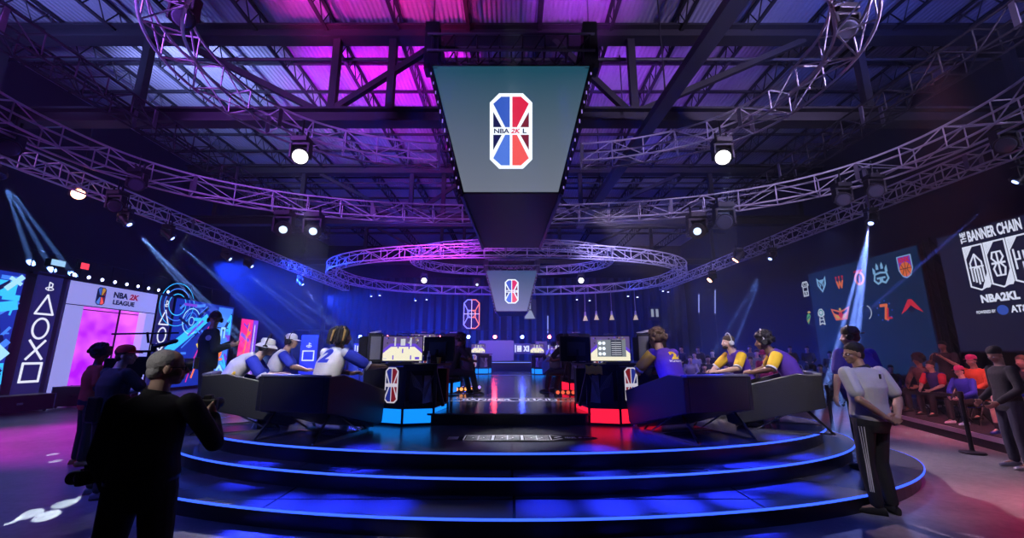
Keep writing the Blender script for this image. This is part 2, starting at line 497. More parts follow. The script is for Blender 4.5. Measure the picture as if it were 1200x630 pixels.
def league_logo(art, cx, cy, w, h, mats=(0, 1, 2, 3, 4, 5, 6), text=True):
    """tall eight-sided badge: blue left, red right, white frame, X lines and band"""
    W, B, B2, R, R2, NV, MR = mats
    x0, x1, y0, y1 = cx - w / 2, cx + w / 2, cy - h / 2, cy + h / 2; c = w * .22; lw = w * .085
    out = [(x0 + c, y0), (x1 - c, y0), (x1, y0 + c), (x1, y1 - c), (x1 - c, y1), (x0 + c, y1), (x0, y1 - c), (x0, y0 + c)]
    art.poly(out, W).up()
    i = lw * .95; k = c * 1.02
    for sg, m1, m2, m3 in ((-1, B, B2, NV), (1, R, R2, MR)):
        X = lambda f: cx + sg * f
        hw = w / 2 - i
        art.poly([(X(lw * .35), y1 - i), (X(hw - c + i * .4), y1 - i), (X(hw), y1 - k - i * .3), (X(hw * .33), cy + h * .05), (X(lw * .35), cy + h * .05)], m1)
        art.poly([(X(lw * .35), y0 + i), (X(hw - c + i * .4), y0 + i), (X(hw), y0 + k + i * .3), (X(hw * .33), cy - h * .05), (X(lw * .35), cy - h * .05)], m2)
        art.poly([(X(hw), y1 - k - h * .12), (X(hw), cy + h * .05), (X(hw * .52), cy + h * .05)], m3)
        art.poly([(X(hw), y0 + k + h * .12), (X(hw), cy - h * .05), (X(hw * .52), cy - h * .05)], m3)
    art.up()
    if text:
        art.text('NBA', cx - w * .22, cy, h * .062, NV, w=w * .36, bold=.03)
        art.text('2K', cx + w * .1, cy, h * .062, R, w=w * .22, bold=.03, shear=.25)
        art.text('L', cx + w * .32, cy, h * .062, NV, w=w * .09, bold=.03)
LOGO_MATS = [G_white, G_blue, G_blue2, G_red, G_red2, G_navy, G_maroon]

def scoreboard(loc, label):
    """upside-down tapered screen tower; local origin = middle of the underside front edge"""
    t = thing('hanging_scoreboard', label, 'scoreboard', loc)
    H = 2.68
    fb = 1.03; ft = 1.69; yt = -.55       # half widths at screen bottom/top, the top leans out over the front
    db, dt = 4.5, 5.1
    ub = .88
    c = MB()
    vs = [(-fb, 0, 0), (fb, 0, 0), (ub, db, 0), (-ub, db, 0), (-ft, yt, H), (ft, yt, H), (ft * .95, dt, H), (-ft * .95, dt, H)]
    c.add(vs, [(0, 3, 2, 1), (4, 5, 6, 7), (0, 1, 5, 4), (1, 2, 6, 5), (2, 3, 7, 6), (3, 0, 4, 7)])
    c.build('cabinet', mat('cabinet_black', (.006, .006, .008), .5), t, world=False)
    Y = V((0, yt, H)).normalized(); X = V((1, 0, 0)); hh = V((0, yt, H)).length
    a = Art((0, 0, 0), X, Y, [screen_mat('scoreboard_screen', (.15, .175, .23), (.012, .07, .11), 0.1, H * .95, 1.0)], base=.012)
    a.poly([(-fb + .03, .04), (fb - .03, .04), (ft - .03, hh - .03), (-ft + .03, hh - .03)], 0); o = a.mb.build('screen', a.mats, t, world=False)
    a = Art((0, 0, 0), X, Y, LOGO_MATS, base=.018)
    league_logo(a, 0, 1.33, .9, 1.6)
    a.mb.build('badge', a.mats, t, world=False, label='eight sided blue and red badge with a white frame')
    # pixel strips down the slanted side edges
    for sg in (-1, 1):
        e = MB(); e.bar((sg * (fb + .04), -.02, -.02), (sg * (ft + .05), yt - .02, H), .07, .09, (0, 1, 0)); e.build('edge_rail', M_blackm, t, world=False)
        l = MB(); rr = random.Random(4)
        for k in range(13):
            f = .04 + k * .073; x = sg * (fb + .05 + (ft - fb) * f)
            l.box((x, yt * f - .075, H * f), (.02, .012, .045 + .05 * rr.random()))
        l.build('edge_lights', glow('edge_light', (.45, .3, 1), .8), t, world=False)
        e = MB(); e.bar((sg * (fb + .02), 0, -.03), (sg * (ub + .02), db, -.03), .06, .06); e.build('bottom_rail', mat('purple_rail', (.15, .12, .3), .4, .5), t, world=False)
    # lifting frame on top: two box trusses and pick-up posts
    f = MB()
    for (yy, zz) in ((yt - .05, H + .32), (yt + .35, H + .32), (yt - .05, H + .72), (yt + .35, H + .72)):
        f.tube((-ft - .1, yy, zz), (ft + .1, yy, zz), .03, 8)
    f.build('frame_tube', mat('dull_steel', (.2, .22, .24), .35, .7), t, world=False)
    g = MB()
    for k in range(15):
        x = -ft + k * ft / 7
        for yy in (yt - .05, yt + .35):
            g.tube((x, yy, H + .32), (x + (.24 if k % 2 else 0), yy, H + .72), .016, 5)
        g.tube((x, yt - .05, H + .32), (x, yt + .35, H + .32), .016, 5)
    g.build('frame_lattice', M_steel, t, world=False); g = MB()
    for k in range(7):
        x = -ft * .75 + k * ft * .25
        g.tube((x, yt + .2, H), (x + .28, yt + .2, H + .32), .018, 5); g.tube((x + .28, yt + .2, H), (x, yt + .2, H + .32), .018, 5)
    g.build('cross_bracing', M_steel, t, world=False)
    for sx in (-1, 1):
        for yy in (yt + .15, dt - .4):
            MB().box((sx * (ft + .02), yy, H + .5), (.3, .3, 1.15)).build('hoist_block', M_black, t, world=False)
            MB().tube((sx * (ft + .02), yy, H + 1.0), (sx * (ft + .02), yy, ZR - loc[2] - .15), .018, 6).build('chain', M_chrome, t, world=False)
        MB().bar((sx * ft, yt + .2, H + .5), (sx * ft, dt - .3, H + .5), .3, .35).build('side_beam', M_black, t, world=False)
    return t
scoreboard((-.02, 8.24, 4.98), 'big hanging scoreboard with a lit badge screen, nearest to the viewer')
fs = scoreboard((-.02, 27.0, 4.4), 'small looking far scoreboard with the same badge, low over the far end'); fs.scale.y = .75
# ================================================================= STAGE
def stage_mat():
    m = mat('stage_deck', (.075, .078, .095), .22)
    nt = m.node_tree; b = nt.nodes['Principled BSDF']
    tc = nt.nodes.new('ShaderNodeTexCoord'); n = nt.nodes.new('ShaderNodeTexNoise'); n.inputs['Scale'].default_value = 3; n.inputs['Detail'].default_value = 8
    nt.links.new(tc.outputs['Object'], n.inputs['Vector'])
    rr = nt.nodes.new('ShaderNodeMapRange'); rr.inputs[3].default_value = .2; rr.inputs[4].default_value = .28
    nt.links.new(n.outputs['Fac'], rr.inputs[0]); nt.links.new(rr.outputs[0], b.inputs['Roughness'])
    bk = nt.nodes.new('ShaderNodeTexBrick'); bk.inputs['Scale'].default_value = .41; bk.offset = 0
    bk.inputs['Mortar Size'].default_value = .006; bk.inputs['Brick Width'].default_value = 1; bk.inputs['Row Height'].default_value = .5
    bk.inputs['Color1'].default_value = (.12, .122, .14, 1); bk.inputs['Color2'].default_value = (.105, .108, .125, 1); bk.inputs['Mortar'].default_value = (.01, .01, .012, 1)
    nt.links.new(tc.outputs['Object'], bk.inputs['Vector']); nt.links.new(bk.outputs['Color'], b.inputs['Base Color'])
    return m
M_deck = stage_mat()
M_fascia = mat('stage_fascia', (.012, .012, .02), .3)
G_led = glow('led_strip_blue', (.03, .09, 1), 2.2)
def ellipse(cx, cy, rx, ry, n=120): return [(cx + rx * math.cos(2 * PI * k / n), cy + ry * math.sin(2 * PI * k / n)) for k in range(n)]
def tier(label, cx, cy, rx, ry, z0, z1):
    t = thing('stage_tier', label, 'stage', (cx, cy, z0))
    E0 = ellipse(cx, cy, rx, ry)
    MB().prism([(x, y, z1 - .03) for x, y in E0], (0, 0, .03)).build('deck', M_deck, t)
    MB().prism([(x, y, z0) for x, y in ellipse(cx, cy, rx - .05, ry - .05)], (0, 0, z1 - z0 - .03)).build('fascia', M_fascia, t)
    m = MB(); n = len(E0)
    zt = z1 - .001
    O = ellipse(cx, cy, rx + .012, ry + .012); I = ellipse(cx, cy, rx, ry)
    m.add([(x, y, z1 - .022) for x, y in O] + [(x, y, zt) for x, y in O] + [(x, y, zt) for x, y in I] + [(x, y, z1 - .022) for x, y in I],
          [f for k in range(n) for l in [(k + 1) % n] for f in ((k, l, n + l, n + k), (n + k, n + l, 2 * n + l, 2 * n + k), (3 * n + k, 3 * n + l, l, k))])
    m.build('led_strip', G_led, t)
    return t
tier('lowest oval stage step edged with a blue light strip', .02, 7.08, 5.95, 2.95, 0, .191)
tier('middle oval stage step edged with a blue light strip', 0, 7.47, 5.41, 2.79, .191, .382)
tier('top oval stage deck carrying the front chairs, edged with blue light', 0, 7.43, 5.04, 2.49, .382, .573)
sp = thing('side_platform', 'small black platform joined to the left end of the top deck, under the black jacket', 'platform', (-5.3, 7.4, 0))
MB().box((-5.35, 7.7, .56), (1.9, 1.6, .02)).build('deck', M_deck, sp)
MB().box((-5.55, 7.7, .275), (1.4, 1.5, .545)).build('base', M_fascia, sp)
# raised court platform running back to the far end
cp = thing('court_platform', 'long glossy raised platform running back between the desks to the far end', 'platform', (0, 6.7, .0))
poly = [(-1.29, 6.71), (1.18, 6.71), (2.4, 7.8), (3.9, 10), (3.9, 23), (-3.9, 23), (-3.9, 10), (-2.45, 7.8)]
M_gloss = mat('glossy_platform_top', (.035, .037, .055), .16, bump=.02, bscale=5)
MB().prism([(x, y, .724) for x, y in poly], (0, 0, .03)).build('deck', M_gloss, cp)
MB().prism([(x, y, .574) for x, y in [(-1.25, 6.74), (1.14, 6.74), (2.37, 7.84), (3.3, 9.3), (-3.3, 9.3), (-2.42, 7.84)]], (0, 0, .149)).build('front_riser', M_fascia, cp)
MB().prism([(x, y, 0) for x, y in [(-3.85, 10.4), (3.85, 10.4), (3.85, 22.95), (-3.85, 22.95)]], (0, 0, .723)).build('rear_base', M_fascia, cp)
MB().box((-.055, 6.715, .741), (2.46, .012, .016)).build('nosing', M_chrome, cp)
# white lane lines with lettering across the platform
def scale_art(a, k):
    a.mb.v = [tuple(a.o + (V(p) - a.o) * k) if True else p for p in a.mb.v]
W_paint = mat('white_floor_paint', (.75, .75, .8), .4)
a = Art((0, 8.4, .754), (1, 0, 0), (0, 1, 0), [W_paint], base=.003)
a.rect(-2.2, .0, 2.2, .05, 0).rect(-2.2, .62, 2.2, .67, 0).text('BANNER  CHAIN', -.05, .33, .3, 0, w=2.1, bold=.03)
a.rect(-2.0, .2, -1.3, .24, 0).rect(-2.0, .42, -1.3, .46, 0).rect(1.3, .2, 2.0, .24, 0).rect(1.3, .42, 2.0, .46, 0)
scale_art(a, .91); a.build('lane_marking', cp, label='white lines and lettering across the glossy platform')
a = Art((0, 18.7, .754), (1, 0, 0), (0, 1, 0), [W_paint], base=.003); a.rect(-3.8, 0, 3.8, .12, 0); a.build('far_line', cp)

# decal on the top deck in front: pointed banner emblem on a dark oval
dc = thing('floor_decal', 'black floor decal with a white patterned banner emblem at the front of the top deck', 'decal', (.05, 5.77, .574))
dz = .5735
c0 = V((.05, 5.755, dz))
a = Art(c0, (1, 0, 0), (0, 1, 0), [mat('decal_black', (.006, .006, .008), .85, spec=.1), mat('decal_white', (.8, .82, .9), .7), mat('decal_blue', (.1, .15, .6), .35)], base=.001)
a.circ(.1, 0, 1.08, 0, 48, ry=.27).up()
scale_art(a, .91); a.build('backing', dc)
a = Art(c0, (1, 0, 0), (0, 1, 0), a.mats, base=.0035)
def banner_pattern(a, x0, x1, y0, y1, mi, w, horizontal=False, k=0):
    """maze of parallel lines inside a pennant"""
    H = y1 - y0; W = x1 - x0; cx = (x0 + x1) / 2
    a.line([(x0, y1), (x1, y1), (x1, y0 + H * .06), (cx, y0 - H * .04), (x0, y0 + H * .06)], w, mi, True)
    n = 6
    for i in range(1, n):
        f = i / n
        a.line([(x0, y1 - H * .34 * f), (x0 + W * .5 * f + W * .05, y1)], w * .8, mi)
        a.line([(x1, y0 + H * .4 * f), (x1 - W * .45 * f, y0)], w * .8, mi)
    if k == 1:
        a.line([(cx - W * .2, y1 - H * .25), (cx + W * .2, y1 - H * .25), (cx + W * .28, y1 - H * .38), (cx + W * .08, cy_(y0, y1)), (cx + W * .28, y0 + H * .38),
                (cx + W * .2, y0 + H * .22), (cx - W * .2, y0 + H * .22), (cx - W * .28, y0 + H * .38), (cx - W * .08, cy_(y0, y1)), (cx - W * .28, y1 - H * .38)], w, mi, True)
        a.line([(cx, y1 - H * .25), (cx, y0 + H * .22)], w, mi); a.line([(x0 + W * .2, cy_(y0, y1)), (x1 - W * .2, cy_(y0, y1))], w * 1.3, mi)
    elif k == 0:
        a.line([(cx - W * .3, y0 + H * .18), (cx - W * .3, y0 + H * .6), (cx, y0 + H * .8), (cx + W * .3, y0 + H * .6), (cx + W * .3, y0 + H * .18)], w, mi)
        a.line([(cx, y0 + H * .1), (cx, y0 + H * .8)], w, mi); a.line([(x0 + W * .15, cy_(y0, y1)), (x1 - W * .15, cy_(y0, y1))], w, mi)
        for s in (-1, 1):
            a.line([(cx + s * W * .15, y0 + H * .15), (cx + s * W * .15, y0 + H * .45), (cx + s * W * .05, y0 + H * .5)], w, mi)
    else:
        for s in (-1, 1):
            a.line([(cx + s * W * .32, y0 + H * .3), (cx + s * W * .32, y0 + H * .72)], w, mi)
            a.line([(cx + s * W * .32, y0 + H * .5), (cx + s * W * .1, y0 + H * .5), (cx + s * W * .1, y0 + H * .66)], w, mi)
        a.line([(cx, y0 + H * .2), (cx, y0 + H * .42)], w, mi)
def cy_(a_, b_): return (a_ + b_) / 2
a.rect(-.98, -.1, -.83, .1, 1); a.up()
for k in range(6): a.line([(-.98, -.08 + k * .032), (-.83, -.08 + k * .032)], .008, 0)
a.up()
for k in range(3):
    x0 = -.74 + k * .42
    a.line([(x0, -.17), (x0 + .4, -.17), (x0 + .4, .17), (x0, .17)], .02, 1, True)
    for j in range(5):
        y = -.13 + j * .065
        a.line([(x0 + .03, y), (x0 + .14, y + .03), (x0 + .26, y - .03), (x0 + .37, y)], .017, 1)
    a.ring(x0 + .2, 0, .08, .016, 1, ry=.05); a.line([(x0 + .2, -.15), (x0 + .2, .15)], .014, 1)
a.line([(.52, -.17), (.66, -.08), (.56, 0), (.66, .08), (.52, .17)], .022, 1)
a.text('NBA2KL', .79, 0, .1, 1, w=.16, bold=.05); a.circ(.93, 0, .028, 1, ry=.03); a.text('AT&T', 1.04, 0, .06, 2, w=.13, bold=.05)
scale_art(a, .91); a.build('emblem', dc)
# ================================================================= LEFT SET: portal, banners, LED walls
XW = -15.8
def yx(px): return atx(px, 400, XW).y
# --- white archway
t = thing('entrance_archway', 'white lit entrance archway with league lettering over a magenta doorway', 'archway', (XW, 16.4, 0))
y0, y1, zt, zh = 14.55, 18.25, 4.25, 3.42
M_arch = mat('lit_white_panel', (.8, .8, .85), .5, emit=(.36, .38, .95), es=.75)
M_archs = mat('archway_side', (.35, .5, .5), .5)
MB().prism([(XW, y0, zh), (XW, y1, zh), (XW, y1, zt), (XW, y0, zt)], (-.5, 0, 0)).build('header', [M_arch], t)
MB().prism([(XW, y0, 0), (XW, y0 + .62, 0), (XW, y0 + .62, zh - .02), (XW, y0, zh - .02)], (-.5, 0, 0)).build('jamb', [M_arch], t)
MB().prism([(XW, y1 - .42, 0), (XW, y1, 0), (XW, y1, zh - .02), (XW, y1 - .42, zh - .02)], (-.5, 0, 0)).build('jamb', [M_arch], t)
MB().box((XW - .45, y0 - .06, zt / 2 + .02), (.9, .1, zt + .04)).build('side_panel', [M_archs], t)
MB().box((XW - .02, (y0 + y1) / 2, zh - .01), (.06, y1 - y0, .03)).build('reveal_trim', [M_blackm], t)
# magenta backing of the doorway with a sliding pale panel
M_mag = bpy.data.materials.new('magenta_backlight'); M_mag.use_nodes = True
nt = M_mag.node_tree; b = nt.nodes['Principled BSDF']; tc = nt.nodes.new('ShaderNodeTexCoord'); n = nt.nodes.new('ShaderNodeTexNoise')
n.inputs['Scale'].default_value = 1.1; r = nt.nodes.new('ShaderNodeValToRGB')
r.color_ramp.elements[0].position = .35; r.color_ramp.elements[0].color = (.38, .005, .75, 1); r.color_ramp.elements[1].position = .7; r.color_ramp.elements[1].color = (.8, .12, .8, 1)
nt.links.new(tc.outputs['Object'], n.inputs['Vector']); nt.links.new(n.outputs['Fac'], r.inputs['Fac']); nt.links.new(r.outputs['Color'], b.inputs['Emission Color'])
b.inputs['Emission Strength'].default_value = 1.3; b.inputs['Base Color'].default_value = (.3, .05, .3, 1)
MB().prism([(XW - .32, y0 + .6, 0), (XW - .32, y1 - .4, 0), (XW - .32, y1 - .4, zh), (XW - .32, y0 + .6, zh)], (-.06, 0, 0)).build('doorway_screen', [M_mag], t)
MB().box((XW - .28, y1 - 1.35, zh / 2), (.05, .035, zh)).build('screen_mullion', [M_blackm], t)
MB().box((XW - .28, (y0 + y1) / 2, 3.3), (.05, y1 - y0 - 1, .03)).build('screen_mullion', [M_blackm], t)
AM = [glow('print_navy', (.01, .012, .06), .5), glow('print_red', (.45, .01, .03), .6), glow('print_gold', (.7, .35, .05), .7), G_blue, G_red, G_white, G_navy, G_maroon, G_blue2, G_red2]
a = Art((XW, 16.5, 3.84), (0, 1, 0), (0, 0, 1), AM, base=.012)
# normal of Art must face +x : X x Y = (0,1,0)x(0,0,1) = (1,0,0)
league_logo(a, -.78, 0, .36, .68, mats=(0, 3, 8, 2, 9, 6, 7), text=False)
a.up().text('NBA', .02, .13, .24, 0, w=.62, bold=.05).text('2K', .6, .13, .24, 1, w=.42, bold=.05, shear=.2).text('LEAGUE', .2, -.16, .19, 0, w=.95, bold=.05)
a.build('lettering', t, label='navy and red NBA 2K LEAGUE lettering with badge')
# --- symbol banners
G_sym = glow('glow_symbol', (.75, .78, .95), 1.1)
M_bnavy = mat('banner_navy', (.015, .02, .09), .5, emit=(.012, .012, .09), es=1.0)
def ps_banner(ya, yb, label):
    t = thing('symbol_banner', label, 'banner', (XW, (ya + yb) / 2, 0))
    MB().box((XW - .04, (ya + yb) / 2, 2.3), (.08, yb - ya, 4.15)).build('panel', M_bnavy, t)
    MB().box((XW - .04, (ya + yb) / 2, .12), (.3, yb - ya, .24)).build('foot', M_black, t)
    a = Art((XW, (ya + yb) / 2, 0), (0, 1, 0), (0, 0, 1), [G_sym], base=.006)
    w = (yb - ya) * .72; s = w / 2
    a.line([(-s, 2.98), (s, 2.98), (0, 3.62)], .065, 0, True)
    a.ring(0, 2.5, s * .86, .07, 0, ry=.33)
    a.line([(-s * .85, 1.5), (s * .85, 2.1)], .075, 0).line([(-s * .85, 2.1), (s * .85, 1.5)], .075, 0)
    a.line([(-s, .78), (s, .78), (s, 1.36), (-s, 1.36)], .075, 0, True)
    # small family mark on top: upright P over a flat S curl
    a.line([(-.03, 3.78), (-.03, 4.06), (.07, 4.02), (.07, 3.92), (.0, 3.9)], .035, 0)
    a.ring(0, 3.84, .12, .03, 0, ry=.045)
    a.build('symbols', t, label='white triangle circle cross and square'); return t
ps_banner(13.55, 14.3, 'tall navy banner with white triangle, circle, cross and square, left of the archway')
ps_banner(18.45, 19.15, 'tall navy symbol banner right of the archway, before the blue picture wall')
# --- LED picture walls
def stripe_art(a, y0, y1, z0, z1, rnd, mats, n=60):
    for k in range(n):
        y = rnd.uniform(y0, y1); z = rnd.uniform(z0, z1); L = rnd.uniform(.2, 1.3); w = rnd.uniform(.03, .2); mi = rnd.choice(mats)
        sl = rnd.choice((.9, .9, -.5, .0)); dx = L / math.hypot(1, sl); dz = dx * sl
        A = (max(y0, min(y1, y)), max(z0, min(z1, z))); B = (max(y0 + .05, min(y1 - .05, y + dx)), max(z0 + .05, min(z1 - .05, z + dz)))
        if k % 6 == 0: a.up()
        a.line([A, B], w, mi)
S_deep = glow('screen_deep_blue', (.008, .03, .42), 1.0)
S_cyan = glow('screen_cyan', (.03, .42, .95), 1.5)
S_sky = glow('screen_sky', (.05, .2, .85), 1.3)
S_dark = glow('screen_dark', (.004, .01, .1), .7)
S_pale = glow('screen_pale', (.35, .7, 1), 1.2)
S_purp = glow('screen_violet', (.2, .05, .7), 1.1)
S_org = glow('screen_orange', (1, .2, .05), 1.2)
S_yel = glow('screen_yellow', (1, .75, .05), 1.1)
S_pink = glow('screen_pink', (.9, .02, .25), 1.2)
LM = [S_deep, S_cyan, S_sky, S_dark, S_pale, S_purp, S_org, S_yel, S_pink, G_white]
t = thing('video_wall', 'tall blue abstract video wall at the left edge of the view', 'video wall', (XW, 11.5, 0))
MB().box((XW - .1, 11.3, 2.35), (.18, 3.9, 3.9)).build('cabinet', M_black, t)
a = Art((XW, 9.4, .42), (0, 1, 0), (0, 0, 1), LM, base=.004)
a.rect(0, 0, 3.75, 3.78, 0).up(); rnd = random.Random(11)
a.rect(2.7, 3.0, 3.6, 3.5, 1); stripe_art(a, .1, 3.7, .1, 3.7, rnd, [1, 2, 3, 3, 2, 1, 4], 90)
a.up().line([(2.3, 2.4), (3.6, 2.75)], .3, 1).line([(2.6, .3), (3.5, 1.3)], .5, 4).ring(3.1, 1.9, .3, .05, 3).ring(3.0, 1.4, .2, .04, 4)
a.build('picture', t, label='blue and cyan abstract picture')
MB().box((XW - .05, 11.3, .2), (.5, 4.1, .4)).build('plinth', M_black, t)
t = thing('video_wall', 'long blue video wall with graffiti artwork behind the man in the black jacket', 'video wall', (XW, 21.3, 0))
MB().box((XW - .1, 21.35, 2.2), (.18, 4.2, 4.2)).build('cabinet', M_black, t)
a = Art((XW, 19.3, .15), (0, 1, 0), (0, 0, 1), LM, base=.004)
a.rect(0, 0, 4.1, 4.1, 0).up()
a.line([(.0, 1.7), (2.1, 3.3)], .42, 1).up()
a.rect(2.9, .1, 4.0, 4.0, 2).up()
a.ring(1.1, 3.1, .55, .045, 4, ry=.62).ring(1.1, 3.1, .36, .035, 2, ry=.42).ring(1.1, 3.1, .16, .035, 4, ry=.2)
a.ring(.1, 3.8, .5, .04, 1).ring(.1, 3.8, .75, .04, 2).ring(.1, 3.8, 1.0, .03, 1)
rnd = random.Random(5); stripe_art(a, .1, 4.0, .1, 4.0, rnd, [3, 2, 1, 5, 3, 2], 40)
a.up().line([(1.6, .4), (2.0, 1.6), (1.8, 2.3)], .1, 6).line([(1.75, 1.0), (1.9, 1.7), (1.7, 2.0)], .13, 7).line([(1.3, .2), (1.6, 1.3), (2.3, 2.9)], .05, 8)
a.line([(3.3, 2.0), (3.3, 2.9), (3.55, 2.9), (3.55, 2.4)], .1, 4).line([(3.7, 3.3), (3.9, 3.6), (3.95, 2.6)], .14, 1).circ(3.25, 1.6, .3, 6).up().circ(3.25, 1.75, .2, 7).line([(2.95, 1.2), (3.6, 1.25)], .12, 6)
a.line([(3.0, .3), (3.5, .9), (3.9, .4)], .14, 4).line([(.4, .2), (1.0, 1.2)], .06, 4)
a.build('picture', t, label='blue picture with rings, orange and yellow strokes')
t = thing('video_wall', 'narrow red and pink video panel at the end of the left wall', 'video wall', (XW, 24.8, 0))
MB().box((XW - .1, 25.0, 1.95), (.18, 1.7, 3.6)).build('cabinet', M_black, t)
a = Art((XW, 24.2, .2), (0, 1, 0), (0, 0, 1), LM, base=.004)
a.rect(0, 0, 1.1, 3.5, 8).rect(1.12, 0, 1.6, 3.5, 5).up(); rnd = random.Random(9); stripe_art(a, .05, 1.05, .1, 3.4, rnd, [8, 6, 5], 24)
a.line([(.3, .3), (.6, 1.9), (.75, 3.3)], .1, 6).line([(1.3, .2), (1.3, 3.2)], .06, 9); a.build('picture', t)
# service rail with work lamps on top of the set
t = thing('service_rail', 'thin dark rail along the top of the left set', 'rail', (XW, 17, 4.4))
MB().tube((XW - .2, 13.3, 5.1), (XW - .2, 23.5, 5.1), .02, 6).build('rail_tube', M_steel, t)
for k in range(8): MB().tube((XW - .2, 13.4 + k * 1.4, 4.3), (XW - .2, 13.4 + k * 1.4, 5.1), .018, 5).build('rail_post', M_steel, t)
MB().box((XW - .3, 18.4, 4.3), (.7, 10.2, .08)).build('ledge', M_black, t)
def small_lamp():
    t = thing('strip_lamp', 'small round lamp glowing on the ledge above the archway', 'lamp', (0, 0, 0), 0, 'small lamps on the archway ledge')
    MB().lathe((0, 0, 0), [(.05, 0), (.05, .02), (.02, .03), (.02, .1)], 10).build('base', M_black, t, smooth=True)
    MB().lathe((-.06, 0, .15), [(.03, 0), (.07, .03), (.075, .12)], 12, (1, 0, -.1)).build('housing', M_black, t, smooth=True)
    MB().lathe((.055, 0, .14), [(.068, 0), (.06, .015), (.02, .022)], 12, (1, 0, -.1)).build('lens', glow('small_lamp_glow', (.5, .55, 1), 5), t, smooth=True)
    return t
s0 = small_lamp(); s0.location = (XW - .15, 14.7, 4.34)
for k in range(1, 9): dup(s0, (XW - .15, 14.7 + k * .52, 4.34))
t = thing('work_light', 'pale lit box fixture standing above the left symbol banner', 'lamp', (XW - .2, 14.1, 4.34))
MB().tube((XW - .2, 14.1, 4.34), (XW - .2, 14.1, 4.65), .02).build('stem', M_black, t)
MB().box((XW - .2, 14.1, 4.78), (.2, .5, .26)).build('housing', M_black, t, bevel=.02)
MB().box((XW - .09, 14.1, 4.78), (.02, .44, .2)).build('lens', glow('pale_lens', (.3, .55, .8), 1.2), t)
t = thing('work_light', 'red glowing box fixture above the corner of the archway', 'lamp', (XW - .2, 15.0, 4.34))
MB().tube((XW - .2, 15.0, 4.34), (XW - .2, 15.0, 4.75), .02).build('stem', M_black, t)
MB().box((XW - .2, 15.0, 4.86), (.2, .32, .26)).build('housing', M_black, t, bevel=.02)
MB().box((XW - .09, 15.0, 4.86), (.02, .28, .22)).build('lens', glow('red_lens', (1, .05, .08), 1.3), t)
# black cases at the foot of the set
def case(loc, sz, label, rz=0):
    t = thing('flight_case', label, 'case', loc, rz)
    MB().box((0, 0, sz[2] / 2 + .05), sz).build('body', M_black, t, world=False, bevel=.02)
    e = MB()
    for x in (-1, 1):
        for y in (-1, 1): e.box((x * sz[0] / 2, y * sz[1] / 2, sz[2] / 2 + .05), (.03, .03, sz[2] + .01))
    e.build('edging', M_chrome, t, world=False)
    for x in (-1, 1):
        for y in (-1, 1): MB().lathe((x * sz[0] * .4, y * sz[1] * .4 - .015, .04), [(.04, 0), (.04, .03)], 10, (0, 1, 0)).build('castor', M_rubber, t, world=False)
    MB().box((0, -sz[1] / 2 - .01, sz[2] * .6), (.14, .02, .06)).build('handle', M_chrome, t, world=False)
case((-13.9, 13.9, 0), (1.2, .7, .6), 'black wheeled case on the floor before the left symbol banner', .2)
case((-14.3, 12.3, 0), (1.6, .6, .45), 'low black wheeled case at the foot of the left video wall', 1.4)
t = thing('cable_reel', 'round black cable reel leaning by the foot of the archway', 'reel', (-12.9, 14.2, 0))
MB().lathe((-12.9, 14.1, .4), [(.4, 0), (.4, .04), (.15, .05), (.15, .25), (.4, .26), (.4, .3)], 24, (.3, 1, 0)).build('drum', M_blackm, t, smooth=True)
MB().path([(-12.9 + .42 * math.cos(k * .3), 14.05, .4 + .42 * math.sin(k * .3)) for k in range(22)], .012).build('rim', M_chrome, t)
MB().box((-12.88, 14.2, .02), (.6, .4, .04)).build('foot', M_black, t)

# ================================================================= RIGHT SCREENS
M_scrR = glow('screen_night_blue', (.004, .028, .085), .55)
XS = 13.9
t = thing('logo_screen', 'large dark blue screen with two rows of six coloured team logos', 'screen', (XS, 16.5, .7))
ya, yb, za, zb = 19.0, 13.7, .95, 5.32
MB().box((XS + .12, (ya + yb) / 2, (za + zb) / 2), (.2, ya - yb + .1, zb - za + .1)).build('cabinet', M_black, t)
MB().box((XS + .35, (ya + yb) / 2 + 1.8, .5), (.5, .3, 1.0)).build('ground_support', M_black, t)
MB().box((XS + .35, (ya + yb) / 2 - 1.8, .5), (.5, .3, 1.0)).build('ground_support', M_black, t)
a = Art((XS, ya, za), (0, -1, 0), (0, 0, 1), [M_scrR], base=.004)
# X x Y = (0,-1,0)x(0,0,1) = (-1,0,0): faces the hall
W_, H_ = ya - yb, zb - za
a.rect(0, 0, W_, H_, 0); a.build('screen', t)
TM = [glow('team_white', (.75, .85, 1), 0.54), glow('team_icy', (.3, .62, 1), 0.54), glow('team_red', (.8, .03, .05), 0.54), glow('team_orange', (1, .22, .06), 0.54),
      glow('team_green', (.15, .65, .15), 0.48), glow('team_purple', (.35, .06, .7), 0.48), glow('team_teal', (.05, .45, .45), 0.48), glow('team_dark', (.01, .02, .06), 0.30), glow('team_gold', (.9, .6, .1), 0.48), glow('team_blue', (.06, .15, .8), 0.48)]
def team(fn, cx, cy, k, label):
    a = Art((XS, ya, za), (0, -1, 0), (0, 0, 1), TM, base=.008); n0 = len(a.mb.v)
    fn(a)
    # art drawn around 0,0 at unit size; move and scale
    o = V((XS, ya, za))
    for i in range(len(a.mb.v)):
        p = V(a.mb.v[i]) - o; y = p.dot(V((0, -1, 0))); z = p.z; d = p.dot(a.N)
        a.mb.v[i] = tuple(o + V((0, -1, 0)) * (cx + y * k) + V((0, 0, 1)) * (cy + z * k) + a.N * d)
    a.build('team_logo', t, label=label)
def tl_tower(a):
    a.line([(-.22, -.5), (-.22, .2), (-.32, .2), (-.2, .45), (.2, .45), (.32, .2), (.22, .2), (.22, -.5)], .08, 0, True).line([(-.2, .1), (.2, .1)], .07, 0).line([(-.2, -.2), (.2, -.2)], .07, 0)
    a.line([(-.1, -.5), (0, -.2), (.1, -.5)], .06, 0).ring(0, .3, .12, .05, 0)
